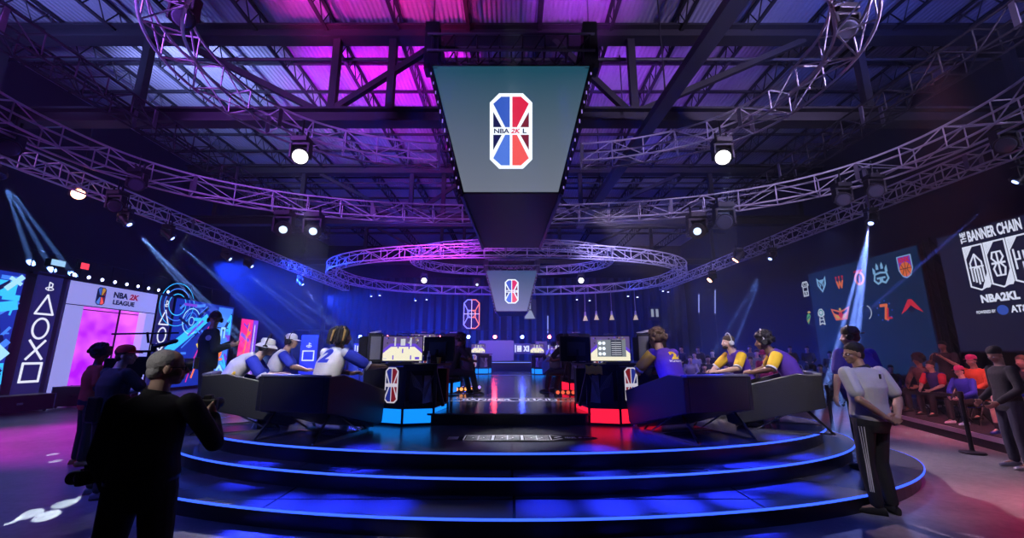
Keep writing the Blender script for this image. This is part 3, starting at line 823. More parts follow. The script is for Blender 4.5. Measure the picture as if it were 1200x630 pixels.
def tl_fox(a):
    a.poly([(-.4, .5), (-.2, .3), (.2, .3), (.4, .5), (.38, -.05), (0, -.55), (-.38, -.05)], 1).up().poly([(-.28, .28), (0, -.02), (.28, .28), (.24, -.02), (0, -.38), (-.24, -.02)], 7).up()
    a.poly([(-.2, .12), (-.03, -.05), (-.12, -.2)], 1).poly([(.2, .12), (.03, -.05), (.12, -.2)], 1)
def tl_w(a):
    a.text('W', 0, -.18, .5, 3, w=.6, bold=.08)
    for x in (-.25, 0, .25): a.circ(x, .3, .07, 2); a.line([(x, .28), (x, .12)], .06, 2)
def tl_d(a):
    a.ring(0, -.05, .28, .14, 3, ry=.34).line([(-.3, .38), (.25, .38)], .12, 2).line([(0, .1), (0, -.4)], .08, 2)
def tl_paw(a):
    for x, y, r in ((-.36, .18, -.3), (-.14, .38, -.1), (.14, .38, .1), (.36, .18, .3)):
        a.poly([(x - .08, y - .12), (x + .08, y - .12), (x + .07, y + .08), (x + r * .2, y + .25), (x - .07, y + .08)], 1)
    a.line([(.0, .08), (-.34, .02), (-.42, -.28), (-.22, -.48), (-.05, -.4), (-.05, -.2), (-.22, -.2)], .1, 1).line([(.0, .08), (.34, .02), (.42, -.28), (.22, -.48), (.05, -.4), (.05, -.2), (.22, -.2)], .1, 1)
def tl_shield(a):
    a.poly([(-.38, .55), (.38, .55), (.38, -.15), (.22, -.48), (0, -.58), (-.22, -.48), (-.38, -.15)], 1).up().poly([(-.33, .5), (.33, .5), (.33, -.14), (.19, -.44), (0, -.53), (-.19, -.44), (-.33, -.14)], 5).up()
    a.circ(0, -.14, .31, 3, ry=.36).up().line([(0, .2), (0, -.5)], .03, 7).line([(-.3, -.1), (.3, -.1)], .03, 7).line([(-.2, .12), (-.08, -.14), (-.2, -.4)], .03, 7).line([(.2, .12), (.08, -.14), (.2, -.4)], .03, 7)
    a.text('KNX', 0, .34, .24, 2, w=.56, bold=.06)
def tl_bird(a):
    a.poly([(-.1, -.5), (-.25, -.1), (-.12, .2), (.05, .3), (.22, .12), (.1, -.15)], 4).poly([(.05, .3), (.3, .35), (.12, .48), (-.1, .4)], 8).up().line([(-.2, -.1), (.1, .1)], .07, 7).line([(-.15, -.3), (.1, -.1)], .06, 3)
def tl_gem(a):
    a.poly([(-.28, .3), (-.12, .52), (.12, .52), (.28, .3), (.28, .1), (.1, -.02), (-.1, -.02), (-.28, .1)], 0).up().ring(0, .27, .16, .07, 6).up().line([(-.15, -.05), (-.22, -.5), (-.05, -.42), (.05, -.42), (.22, -.5), (.15, -.05)], .08, 0).line([(-.2, -.2), (.2, -.2)], .07, 0)
def tl_wings(a):
    a.poly([(-.75, .42), (0, .2), (.75, .42), (.45, -.35), (-.45, -.35)], 3).up().poly([(-.6, .3), (-.1, .12), (-.12, -.05), (-.5, .1)], 7).poly([(.6, .3), (.1, .12), (.12, -.05), (.5, .1)], 7)
    a.poly([(-.45, 0), (-.12, -.12), (-.14, -.26), (-.36, -.2)], 8).poly([(.45, 0), (.12, -.12), (.14, -.26), (.36, -.2)], 8).up().circ(0, -.05, .17, 2).circ(0, .3, .09, 8)
def tl_ring(a): a.ring(0, 0, .42, .05, 0, a0=-1.1, a1=1.1).ring(0, 0, .42, .03, 9, a0=1.6, a1=3.6)
def tl_seven(a):
    a.line([(-.2, .3), (.15, .3), (0, -.4), (.12, -.45)], .16, 3).line([(.2, .1), (.1, -.4), (.35, -.4)], .12, 2)
    for k in range(9):
        t_ = k / 9 * 2 * PI; a.circ(.45 * math.cos(t_), .55 * math.sin(t_), .05, 9, 8)
def tl_roof(a):
    a.poly([(-.6, -.3), (-.1, .42), (.1, .42), (.6, -.3), (.25, -.1), (0, .12), (-.25, -.1)], 2).up().poly([(-.2, -.1), (0, .1), (.2, -.1), (0, -.3)], 7)
def su(px, py):
    p = atx(px, py, XS); return ya - p.y, p.z - za
for fn, px, py, k, lb in ((tl_tower, 944, 338, .95, 'white tower team logo'), (tl_fox, 963, 333, .95, 'icy blue fox head team logo'), (tl_w, 984, 330, .95, 'orange and red W team logo'),
        (tl_d, 1007, 325, .95, 'dim orange round team logo'), (tl_paw, 1032, 321, 1.0, 'pale blue bear paw team logo'), (tl_shield, 1061, 312, 1.0, 'purple shield team logo with an orange ball'),
        (tl_bird, 948, 372, .9, 'green and gold bird team logo'), (tl_gem, 963, 371, .95, 'white and teal figure team logo'), (tl_wings, 985.5, 368, .95, 'orange winged team logo'),
        (tl_ring, 1014, 366, .95, 'thin white ring team logo'), (tl_seven, 1037, 364, .95, 'orange seven team logo circled by stars'), (tl_roof, 1068, 360, .95, 'red peaked team logo')):
    u, v = su(px, py); team(fn, u, v, k * .72, lb)
# tower between the two screens
t = thing('screen_tower', 'black lattice tower standing between the two right screens', 'tower', (XS + .1, 13.35, 0))
for dx in (-.12, .12):
    for dy in (-.12, .12): MB().tube((XS + .1 + dx, 13.35 + dy, 0), (XS + .1 + dx, 13.35 + dy, 5.45), .03, 7).build('chord', M_blackm, t)
m = MB()
for k in range(18):
    z = k * .3; m.tube((XS - .02, 13.23, z), (XS - .02, 13.47, z + .3), .014, 5).tube((XS + .22, 13.23, z), (XS - .02, 13.23, z + .3), .014, 5)
m.build('lattice', M_blackm, t)
MB().box((XS + .1, 13.35, .03), (.7, .7, .06)).build('base_plate', M_blackm, t)
# banner chain screen
t = thing('banner_screen', 'large dark screen reading THE BANNER CHAIN at the right edge of the view', 'screen', (XS, 10.3, .7))
ya2, yb2, za2, zb2 = 13.0, 7.9, 1.75, 5.36
MB().box((XS + .12, (ya2 + yb2) / 2, (za2 + zb2) / 2), (.2, ya2 - yb2 + .1, zb2 - za2 + .1)).build('cabinet', M_black, t)
for yy in (9.0, 12.2): MB().box((XS + .35, yy, .9), (.4, .3, 1.8)).build('ground_support', M_black, t)
a = Art((XS, ya2, za2), (0, -1, 0), (0, 0, 1), [glow('screen_dark_navy', (.01, .012, .035), .8)], base=.004); a.rect(0, 0, ya2 - yb2, zb2 - za2, 0); a.build('screen', t)
BMt = [glow('banner_print', (.75, .8, 1), .85), TM[9]]
a = Art((XS, ya2, za2), (0, -1, 0), (0, 0, 1), BMt, base=.008)
def s2(px, py): p = atx(px, py, XS); return ya2 - p.y, p.z - za2
u0, v0 = s2(1134, 277); u1, v1 = s2(1197, 262)
hz = s2(1165, 262)[1] - s2(1165, 278)[1]
a.text('BANNER CHAIN', (u0 + u1) / 2, (v0 + v1) / 2 + .0, .34, 0, w=(u1 - u0), bold=.04)
mb0 = len(a.mb.v)
a.text('THE', 0, 0, .16, 0, w=.34, bold=.04)
for i in range(mb0, len(a.mb.v)):            # THE is turned on its side
    p = V(a.mb.v[i]) - a.o; y = p.dot(a.X); z = p.dot(a.Y); a.mb.v[i] = tuple(a.o + a.X * (u0 - .13 - z) + a.Y * ((v0 + v1) / 2 + y) + a.N * p.dot(a.N))
ub0, vt = s2(1130, 291); ub1, vb = s2(1198, 329); vt = (v0 + v1) / 2 - .3; w3 = (u1 - u0 + .35) / 3 - .06
for k in range(3): banner_pattern(a, u0 - .2 + k * (w3 + .06), u0 - .2 + k * (w3 + .06) + w3, vt - 1.28, vt, 0, .045, k=k)
um, vm = s2(1171, 345); a.text('NBA2KL', um, vt - 1.6, .24, 0, w=.95, bold=.05)
a.text('POWERED BY', um - .42, vt - 1.98, .09, 0, w=.5, bold=.03).circ(um + .0, vt - 1.97, .14, 1).text('AT&T', um + .45, vt - 1.97, .2, 0, w=.52, bold=.04)
a.build('lettering', t, label='white banner chain lettering, three patterned pennants and sponsor line')

# ================================================================= FAR END
# low stand-off drapes and far rail
t = thing('back_drape', 'dark drape hung across the far end of the hall', 'drape', (0, 35.6, 0))
m = MB(); pts = []
N = 240
for k in range(N + 1):
    x = XL + .5 + (XR - XL - 1) * k / N; pts.append((x, 35.6 + .09 * math.sin(k * 1.1) + .04 * math.sin(k * 2.7)))
vs = [(x, y, .02) for x, y in pts] + [(x, y, 8.2) for x, y in pts] + [(x, y + .03, .02) for x, y in pts] + [(x, y + .03, 8.2) for x, y in pts]
n = N + 1
m.add(vs, [(k, k + 1, n + k + 1, n + k) for k in range(N)] + [(2 * n + k, 3 * n + k, 3 * n + k + 1, 2 * n + k + 1) for k in range(N)])
m.build('cloth', M_drape, t, smooth=True)
MB().tube((XL + .3, 35.6, 8.25), (XR - .3, 35.6, 8.25), .04).build('drape_pipe', M_steel, t)
# neon badge on the far left of centre
t = thing('neon_badge', 'neon outlined badge, blue on the left and orange on the right, on the far drape', 'sign', aty(552, 368, 35.2))
c = aty(552.5, 367.5, 35.3)
MB().box((c.x, 35.42, c.z), (1.5, .06, 2.6)).build('backing', M_black, t)
NM = [glow('neon_blue', (.2, .2, 1), 2.2), glow('neon_orange', (1, .22, .12), 1.5), glow('neon_white', (.6, .5, 1), 2)]
a = Art((c.x, 35.38, c.z), (1, 0, 0), (0, 0, 1), NM, base=.004)
h, w, k_ = 1.22, .66, .3
for s, mi in ((-1, 0), (1, 1)):
    a.line([(0, h), (s * (w - k_), h), (s * w, h - k_), (s * w * .5, .3), (0, .3)], .07, mi).line([(0, -h), (s * (w - k_), -h), (s * w, -h + k_), (s * w * .5, -.3), (0, -.3)], .07, mi)
    a.line([(s * w, h - k_), (s * w, -h + k_)], .07, mi).line([(s * w * .5, .3), (s * w * .5, -.3)], .06, mi).ring(0, 0, .3, .05, mi, a0=-PI / 2 if s > 0 else PI / 2, a1=PI / 2 if s > 0 else 1.5 * PI)
a.line([(0, h), (0, -h)], .05, 2).line([(-w, 0), (w, 0)], .05, 2); a.build('neon_tube', t)
# far wash lamps: alternating blue and red pin spots on a low rail
def pin(col, nm, label, grp):
    t = thing('pin_spot', label, 'lamp', (0, 0, 0), 0, grp)
    MB().tube((0, 0, .16), (0, 0, .42), .02, 6).build('hook', M_black, t)
    MB().lathe((0, .12, 0), [(.08, -.16), (.11, -.1), (.12, .1)], 14, (0, -1, 0)).build('housing', M_black, t, smooth=True)
    MB().lathe((0, .02, 0), [(.105, 0), (.09, .03), (.03, .05)], 14, (0, -1, 0)).build('lens', glow(nm, col, 130), t, smooth=True)
    return t
pb = pin((.05, .09, 1), 'pin_blue', 'small far blue pin spot on the low far rail', 'blue pin spots on the far rail')
pr = pin((1, .05, .06), 'pin_red', 'small far red pin spot on the low far rail', 'red pin spots on the far rail')
YP = 27.5; ub_, ur_ = True, True
for px, c in ((362, 0), (422, 0), (454, 1), (486, 0), (517, 1), (549, 0), (580, 1), (612, 0), (644, 1), (675, 0)):
    p = aty(px, 394.5, YP); p.y -= .0
    if c == 0:
        if ub_: pb.location = p; ub_ = False
        else: dup(pb, p)
    else:
        if ur_: pr.location = p; ur_ = False
        else: dup(pr, p)
zp = aty(600, 394.5, YP).z
t = thing('lamp_rail', 'thin dark rail carrying the far pin spots', 'rail', (-5, YP, zp + .42))
MB().tube((-14.5, YP, zp + .44), (5.4, YP, zp + .44), .03, 6).build('rail_tube', M_steel, t)
for x in (-14.4, -9, -4.2, 1.5, 5.2): MB().tube((x, YP, 0), (x, YP, zp + .44), .03, 6).build('post', M_steel, t)
# beige boards standing in for wall patches lit by lamps
for px0, px1, py0, py1, lb in ((561, 602, 399, 419, 'beige board for a lamplit wall patch, left of centre at the far end'), (628, 641, 400, 412, 'small beige board for a lamplit wall patch, right of the far display boards')):
    A = aty(px0, py1, 26.5); B = aty(px1, py0, 26.5)
    t = thing('lamplit_patch_board', lb, 'partition', ((A.x + B.x) / 2, 26.5, 0))
    MB().box(((A.x + B.x) / 2, 26.5, B.z / 2 + .02), (B.x - A.x, .06, B.z)).build('board', mat('lamplit_beige', (.2, .17, .13), .7), t)
    MB().box(((A.x + B.x) / 2, 26.5, .02), (B.x - A.x, .5, .04)).build('foot', M_black, t)
    MB().lathe((B.x - .35, 26.15, B.z + .2), [(.03, .1), (.09, 0)], 10).build('picture_light', M_black, t)
# display boards with white symbols
G_sym2 = glow('glow_symbol_far', (.6, .65, 1), 1.3)
for px0, px1, lb in ((415, 433, 'far display board with white symbols left of the near left monitor'), (603, 621, 'far display board with white symbols near the centre'), (642, 659, 'far display board with white symbols right of centre')):
    A = aty(px0, 413, 26.8); B = aty(px1, 403.5, 26.8)
    t = thing('display_board', lb, 'sign', ((A.x + B.x) / 2, 26.8, 0))
    MB().box(((A.x + B.x) / 2, 26.83, (A.z + B.z) / 2), (B.x - A.x + .1, .06, B.z - A.z + .15)).build('panel', M_bnavy, t)
    for x in (A.x + .1, B.x - .1): MB().tube((x, 26.83, 0), (x, 26.83, A.z), .03, 6).build('leg', M_black, t)
    a = Art((A.x, 26.8, A.z), (1, 0, 0), (0, 0, 1), [G_sym2], base=.004); w = B.x - A.x; h = B.z - A.z
    q = h * .34
    a.line([(w * .05, h * .1), (w * .05, h * .9)], .06, 0)
    a.line([(w * .2, h * .2), (w * .42, h * .2), (w * .42, h * .8), (w * .2, h * .8)], .07, 0, True).line([(w * .24, h * .5), (w * .38, h * .5)], .2, 0)
    a.line([(w * .62, h * .2), (w * .8, h * .8)], .08, 0).line([(w * .62, h * .8), (w * .8, h * .2)], .08, 0).line([(w * .9, h * .2), (w * .9, h * .8)], .1, 0); a.build('symbols', t)
A = aty(354, 422, 24); B = aty(368, 411, 24)
t = thing('display_board', 'far navy board with one white square symbol behind the dreadlocked player', 'sign', ((A.x + B.x) / 2, 24, 0))
MB().box(((A.x + B.x) / 2, 24.05, (B.z + .9) / 2), (.95, .08, B.z + .9)).build('panel', M_bnavy, t)
a = Art(((A.x + B.x) / 2, 24.0, (A.z + B.z) / 2), (1, 0, 0), (0, 0, 1), [G_sym], base=.004); w = (B.x - A.x) / 2; h = (B.z - A.z) / 2
a.line([(-w, -h), (w, -h), (w, h), (-w, h)], .07, 0, True); a.line([(0, h + .2), (0, h + .45), (.1, h + .4)], .04, 0).ring(0, h + .27, .14, .04, 0, ry=.05); a.build('symbols', t)
# pale hanging panels, pendants and bright slots of the far wall
t = thing('hanging_sign', 'pale grey window-like panel in two halves hanging right of the far scoreboard', 'panel', aty(620, 362, 33))
M_win = glow('dim_window', (.33, .38, .45), .8)
for (x0, x1, y0_, y1_) in ((615, 622, 352, 362), (615, 627, 363.5, 373)):
    A = aty(x0, y1_, 33); B = aty(x1, y0_, 33)
    MB().prism([(A.x, 33, A.z), (B.x, 33, A.z), (B.x - (.3 if x1 > 625 else 0), 33, B.z), (A.x, 33, B.z)], (0, .06, 0)).build('pane', M_win, t)
MB().box((aty(621, 362, 33.1).x, 33.1, aty(621, 362, 33).z), (1.0, .04, 1.6)).build('frame', M_black, t)
MB().tube((aty(618, 352, 33).x, 33.1, aty(618, 352, 33).z), (aty(618, 352, 33).x, 33.1, 6.5), .02).build('cable', M_black, t)
def pendant():
    t = thing('pendant_lamp', 'small far pendant lamp with a beige cone, hanging on a long rod', 'lamp', (0, 0, 0), 0, 'pendant lamps hanging at the far end')
    MB().tube((0, 0, .3), (0, 0, 2.2), .02, 6).build('rod', mat('pale_rod', (.4, .4, .5), .4, .5), t)
    MB().lathe((0, 0, .2), [(.09, 0), (.06, .25), (.03, .3)], 12).build('collar', M_white, t, smooth=True)
    MB().lathe((0, 0, -.15), [(.2, 0), (.17, .03), (.07, .34)], 14).build('shade', mat('beige_lamp_shade', (.7, .6, .35), .5, emit=(.8, .65, .35), es=.5), t, smooth=True)
    return t
p0 = pendant(); p0.location = aty(686, 373, 30)
for px in (699, 717, 745): dup(p0, aty(px, 372, 30))
t = thing('wall_slot_light', 'pair of slim pale lit slots on the far right wall', 'lamp', aty(767, 367, 34))
for px in (763.5, 769):
    A = aty(px, 371, 34.4); B = aty(px + 2.2, 362, 34.4); MB().box(((A.x + B.x) / 2, 34.4, (A.z + B.z) / 2), (B.x - A.x, .05, B.z - A.z)).build('lit_slot', M_win, t)
A = aty(766.5, 371, 34.5); MB().box((A.x, 34.5, A.z + .3), (1.0, .08, 1.2)).build('backing', M_black, t)
fl = thing('downlight', 'tiny far white downlight hanging below the far oval trusses', 'lamp', (0, 0, 0), 0, 'tiny far downlights')
MB().lathe((0, 0, 0), [(.09, 0), (.11, .03), (.11, .16), (.03, .2)], 12).build('housing', M_black, fl, smooth=True)
MB().lathe((0, 0, -.012), [(.03, 0), (.085, .006), (.085, .014)], 12).build('lens', glow('tiny_white', (.8, .85, 1), 6), fl, smooth=True)
MB().tube((0, 0, .18), (0, 0, 1.8), .012, 5).build('rod', M_black, fl)
fl.location = aty(400, 339, 32.5)
for px, py in ((406, 340), (435, 347), (445, 346), (487, 352), (500, 351), (676, 351), (691, 352), (736, 347), (747, 348), (777, 341), (783, 342)): dup(fl, aty(px, py, 32.5))
for px, py0, py1, lb in ((642, 370, 390, 'slim pale upright light tube above the far red pin spot'), (819, 345, 366, 'slim pale upright light tube on the far right'), (838, 340, 367, 'taller slim pale upright light tube on the far right')):
    A = aty(px, py1, 31); B = aty(px, py0, 31)
    t = thing('light_tube', lb, 'lamp', A); MB().tube(A, B, .05, 8).build('tube', glow('dim_tube', (.25, .3, .7), .9), t)
    MB().tube(A - V((0, 0, .08)), A, .07, 8).build('end_cap', M_black, t); MB().tube(B, B + V((0, 0, .08)), .07, 8).build('end_cap', M_black, t)
    MB().tube((A.x, 31, 0), A - V((0, 0, .05)), .02, 6).build('stand', M_black, t); MB().lathe((A.x, 31, 0), [(.25, 0), (.25, .02), (.03, .04)], 12).build('foot', M_black, t)
# ================================================================= FURNITURE
def pod_chair():
    """wide tilted lounge tub on an A-frame; faces +y"""
    t = thing('lounge_chair', 'x', 'chair', (0, 0, 0), 0, 'tilted black lounge chairs on the top deck')
    W = 1.16
    prof = [(-.62, .40), (-.62, .88), (-.30, .90), (.80, .60), (.74, .10), (.64, .07)]
    for s in (-1, 1):
        x = s * W / 2
        MB().prism([(x - .04, y, z) for y, z in prof], (.08, 0, 0)).build('side_panel', M_vinyl, t, bevel=.012)
    b = MB(); b.prism([(-W / 2 + .04, -.62, .40), (-W / 2 + .04, -.62, .88), (-W / 2 + .04, -.53, .89), (-W / 2 + .04, -.53, .38)], (W - .08, 0, 0))
    b.build('back_panel', M_vinyl, t, bevel=.012)
    MB().box((0, -.575, .895), (W - .02, .12, .035)).build('top_piping', mat('piping_grey', (.16, .17, .22), .4), t, bevel=.01)
    MB().prism([(-W / 2 + .04, -.53, .40), (-W / 2 + .04, .62, .03), (-W / 2 + .04, .64, .10), (-W / 2 + .04, -.53, .48)], (W - .08, 0, 0)).build('bottom_shell', M_vinyl, t)
    R = Matrix.Rotation(math.radians(-19), 3, 'X')
    MB().box((0, .05, .40), (W - .12, .98, .16), R).build('seat_cushion', mat('seat_fabric', (.03, .032, .042), .8, bump=.2, bscale=40), t, bevel=.04)
    MB().box((0, -.44, .66), (W - .12, .14, .40), Matrix.Rotation(math.radians(8), 3, 'X')).build('back_cushion', mat('seat_fabric', (.03, .032, .042)), t, bevel=.04)
    # A-frame: two legs a side, floor bars and a diagonal rod
    for s in (-1, 1):
        x = s * (W / 2 - .1)
        MB().tube((x, -.34, .40), (x + s * .02, -.68, .012), .017, 8).build('leg', M_blackm, t, smooth=True)
        MB().tube((x, -.30, .38), (x + s * .02, .34, .012), .014, 8).build('brace', M_chrome, t, smooth=True)
        MB().bar((x + s * .02, -.70, .012), (x + s * .02, .5, .012), .03, .022).build('floor_bar', M_chrome, t)
        MB().tube((x, .42, .09), (x + s * .02, .5, .012), .016, 8).build('leg', M_blackm, t, smooth=True)
    MB().tube((-W / 2 + .1, .1, .03), (W / 2 - .1, .1, .03), .012, 8).build('cross_bar', M_chrome, t, smooth=True)
    return t
ZT = .574; ZC = .755; KD = .909
ch1 = pod_chair(); ch1.location = (-2.93, 6.62, ZT); ch1.rotation_euler.z = math.radians(-16)
ch1['label'] = 'black tilted lounge chair left of the blue-lit desk, the dreadlocked player in it'
CH = [ch1]
CH.append(dup(ch1, (-4.42, 7.25, ZT), math.radians(-62), 'black tilted lounge chair farthest left on the deck, turned side-on'))
CH.append(dup(ch1, (2.74, 6.65, ZT), math.radians(19), 'black tilted lounge chair right of the red-lit desk, its side panel lit blue'))
CH.append(dup(ch1, (4.46, 7.3, ZT), math.radians(62), 'black tilted lounge chair farthest right on the deck, turned side-on'))

# ---- gaming desk; local: corner column at origin, long face runs along +x, left face runs along -x/+y
G_bbox = glow('plinth_blue', (.005, .24, 1), 1.3)
G_rbox = glow('plinth_red', (1, .01, .04), 1.5)
def desk():
    t = thing('gaming_desk', 'x', 'desk', (0, 0, 0), 0)
    H = 1.0; A = V((-.78, .28, 0)); B = V((.5, .12, 0)); O = V((0, 0, 0)); C = V((.62, .9, 0)); D = V((-.6, 1.1, 0))
    pts = [A, O, B, C, D]
    def shr(k): c = V((-.05, .5, 0)); return [c + (p - c) * k for p in pts]
    MB().prism([p + V((0, 0, .0)) for p in shr(.97)], (0, 0, .04)).build('base', M_black, t)
    MB().prism([p + V((0, 0, .042)) for p in shr(.96)], (0, 0, .225)).build('light_plinth', G_bbox, t)
    c = MB()
    for p in shr(.985): c.box(p + V((0, 0, .16)), (.035, .035, .25))
    c.build('plinth_corner', M_black, t)
    MB().prism([p + V((0, 0, .268)) for p in shr(.99)], (0, 0, .03)).build('plinth_cap', M_black, t)
    # left face: black panel with badge
    n = V((O - A)); X = n.normalized(); Nn = X.cross(V((0, 0, 1)))
    MB().prism([A + V((0, 0, .3)), O + V((0, 0, .3)), O + V((0, 0, H - .05)), A + V((0, 0, H - .05))], -Nn * .04).build('badge_panel', M_black, t)
    ar = Art(O + V((0, 0, .65)) - X * .24, X, (0, 0, 1), [glow('badge_white', (.8, .75, .9), .7), glow('badge_blue', (.03, .05, .45), .5), glow('badge_blue', (.03, .05, .45), .5), glow('badge_red', (.35, .02, .03), .5), glow('badge_red', (.35, .02, .03), .5), G_navy, G_maroon], base=.006)
    league_logo(ar, 0, 0, .26, .58, text=False); ar.build('badge', t)
    # right face: open bay with two frames, shelf and hanging cloths
    for p in (O, B): MB().box(p + V((0, .02, .64)), (.05, .05, .7)).build('corner_post', M_black, t)
    MB().bar(O + V((0, .02, H - .07)), B + V((0, .02, H - .07)), .04, .09).build('apron', M_black, t)
    MB().bar(B + V((-.02, .02, H - .05)), B + V((.14, .06, .3)), .05, .05, (0, 1, 0)).build('raking_leg', M_black, t)
    m = MB()
    for k in range(5): m.path([(.08 + .02 * k, .12, .86 - .02 * k), (.15 + .03 * k, .1, .62), (.32, .13, .58 - .04 * k), (.45, .2, .8)], .006, 5)
    m.build('cable_bundle', mat('pale_cable', (.3, .32, .36), .5), t)
    MB().prism([V((.06, .16, .34)), V((.3, .22, .34)), V((.24, .22, .8)), V((.06, .16, .8))], (0, .03, 0)).build('inner_panel', mat('inner_grey', (.13, .14, .2), .5), t)
    MB().prism([V((.28, .2, .34)), V((.44, .22, .36)), V((.4, .22, .8)), V((.3, .2, .8))], (0, .03, 0)).build('hanging_cloth', mat('pale_cloth', (.5, .5, .62), .8, emit=(.3, .3, .45), es=.0), t)
    MB().prism([p + V((0, 0, .3)) for p in (C, D, D + V((.05, -.1, 0)), C + V((-.03, -.1, 0)))], (0, 0, .6)).build('rear_panel', M_black, t)
    MB().prism([p + V((0, 0, H - .04)) for p in shr(1.06)], (0, 0, .04)).build('table_top', M_black, t, bevel=.005)
    return t
def monitor(kind):
    """screen faces -y; foot at origin"""
    t = thing('monitor', 'x', 'monitor', (0, 0, 0), 0)
    w, h, zb = .68, .42, .05
    MB().box((0, .0, zb + h / 2), (w + .03, .03, h + .03)).build('bezel', M_black, t, bevel=.004)
    MB().box((0, .03, zb + h / 2), (w * .6, .04, h * .6)).build('rear_housing', mat('monitor_grey', (.07, .075, .085), .5), t, bevel=.01)
    MB().bar((0, .05, .02), (0, .05, zb + .2), .06, .03).build('stand', M_black, t)
    MB().box((0, .05, .01), (.26, .18, .02)).build('foot', M_black, t, bevel=.004)
    SM = [glow('game_cream', (.85, .8, .6), 1.1), glow('game_purple', (.12, .05, .6), 1.1), glow('game_crowd', (.15, .1, .3), .8), glow('game_brown', (.35, .2, .08), .9),
          G_white, glow('game_grey', (.22, .25, .28), .9), glow('game_dark', (.02, .02, .05), .7), glow('game_pale', (.6, .62, .7), 1.0)]
    a = Art((-w / 2, -.016, zb), (1, 0, 0), (0, 0, 1), SM, step=.0006, base=.001)
    if kind != 'off':
        a.rect(0, 0, w, h, 2).up()
        rnd = random.Random(3)
        for k in range(26): a.circ(rnd.uniform(.03, w - .03), rnd.uniform(h * .72, h * .97), .015, rnd.choice((3, 5, 1, 6, 7)), 6)
        a.up().poly([(0, 0), (w, 0), (w, h * .45), (w * .82, h * .7), (w * .18, h * .7), (0, h * .45)], 1).up()
        a.poly([(0, 0), (w, 0), (w, h * .3), (w * .8, h * .57), (w * .2, h * .57), (0, h * .3)], 0).up()
        if kind == 'court':
            a.rect(w * .44, h * .62, w * .56, h * .9, 7)
            for x in (.3, .7): a.rect(w * (x - .02), h * .6, w * (x + .02), h * .95, 7)
            a.up()
            for x, y in ((.26, .06), (.5, .33), (.71, .06), (.66, .5), (.38, .52)): a.line([(w * x, h * y), (w * x, h * (y + .14))], .02, 1)
            a.rect(w * .82, h * .05, w * .93, h * .15, 1).rect(w * .02, h * .06, w * .1, h * .1, 7)
        else:
            a.rect(w * .17, h * .16, w * .9, h * .86, 5).up().rect(w * .52, h * .18, w * .8, h * .84, 6).up()
            for i in range(2):
                for j in range(3): a.circ(w * (.24 + .1 * i), h * (.28 + .22 * j), .03, 4, 10)
            for j in range(7): a.line([(w * .54, h * (.24 + .085 * j)), (w * .78, h * (.24 + .085 * j))], .012, 7)
            a.line([(w * .64, h * .2), (w * .64, h * .82)], .008, 5)
        a.build('game_screen', t, label='lit screen showing a cream basketball court' if kind == 'court' else 'lit screen showing a menu over a cream basketball court')
    # lamp bar clipped on top
    MB().box((0, -.03, zb + h + .045), (.2, .06, .022)).build('webcam', M_white, t, bevel=.005)
    return t
D1 = desk(); D1.location = (-1.85, 7.3, ZT); D1['label'] = 'black gaming desk with a glowing blue plinth, nearest on the left'; D1['group'] = 'gaming desks with lit plinths'
D2 = dup(D1, (1.83, 7.3, ZT), 0, 'black gaming desk with a glowing red plinth, nearest on the right', scale=(-1, 1, 1)); remat(D2, G_bbox, G_rbox)
D3 = dup(D1, (-2.0, 10.6, ZC), 0, 'second gaming desk on the left, behind the blue-lit one, a blue strip below')
D4 = dup(D1, (1.95, 10.6, ZC), 0, 'second gaming desk on the right, behind the red-lit one, a red strip below', scale=(-1, 1, 1)); remat(D4, G_bbox, G_rbox)
D5 = dup(D1, (1.62, 20.9, ZC), 0, 'far gaming desk with a small cyan plinth right of the centre line', scale=(-1, 1, 1))
D6 = dup(D1, (-1.7, 21.4, ZC), 0, 'far gaming desk left of the centre line behind the standing players')
m1 = monitor('court'); m1.location = (-1.98, 7.62, ZT + 1.0); m1.rotation_euler.z = .1; m1['label'] = 'wide monitor showing a cream basketball court, on the blue-lit desk'
m2 = monitor('menu'); m2.location = (1.78, 7.62, ZT + 1.0); m2.rotation_euler.z = -.1; m2['label'] = 'wide monitor with a menu over a basketball court, on the red-lit desk'
m0 = monitor('off'); m0.location = (-1.4, 8.05, ZT + 1.0); m0.rotation_euler.z = PI - .5; m0['label'] = 'back of a dark grey monitor right of the court screen on the blue-lit desk'
dup(m0, (-2.6, 8.1, ZT + 1.0), PI + .7, 'back of a dark grey monitor left of the court screen on the blue-lit desk')
dup(m0, (1.22, 8.1, ZT + 1.0), PI + .5, 'back of a dark grey monitor left of the menu screen on the red-lit desk')
dup(m0, (2.65, 8.1, ZT + 1.0), PI - .9, 'monitor seen edge-on behind the curly haired player on the red-lit desk')
dup(m0, (-1.55, 10.95, ZC + 1.0), PI - .3, 'dark monitor back on the second left desk')
dup(m0, (1.7, 10.95, ZC + 1.0), PI + .2, 'dark monitor back on the second right desk')
dup(m1, (-2.3, 10.95, ZC + 1.0), .3, 'small looking court screen on the second left desk')
dup(m1, (-1.75, 21.8, ZC + 1.0), 0, 'tiny far court screen left of the centre line'); dup(m1, (1.3, 21.8, ZC + 1.0), 0, 'tiny far court screen right of the centre line, left of the far player')
dup(m1, (2.3, 21.9, ZC + 1.0), 0, 'tiny far court screen right of the far player'); 
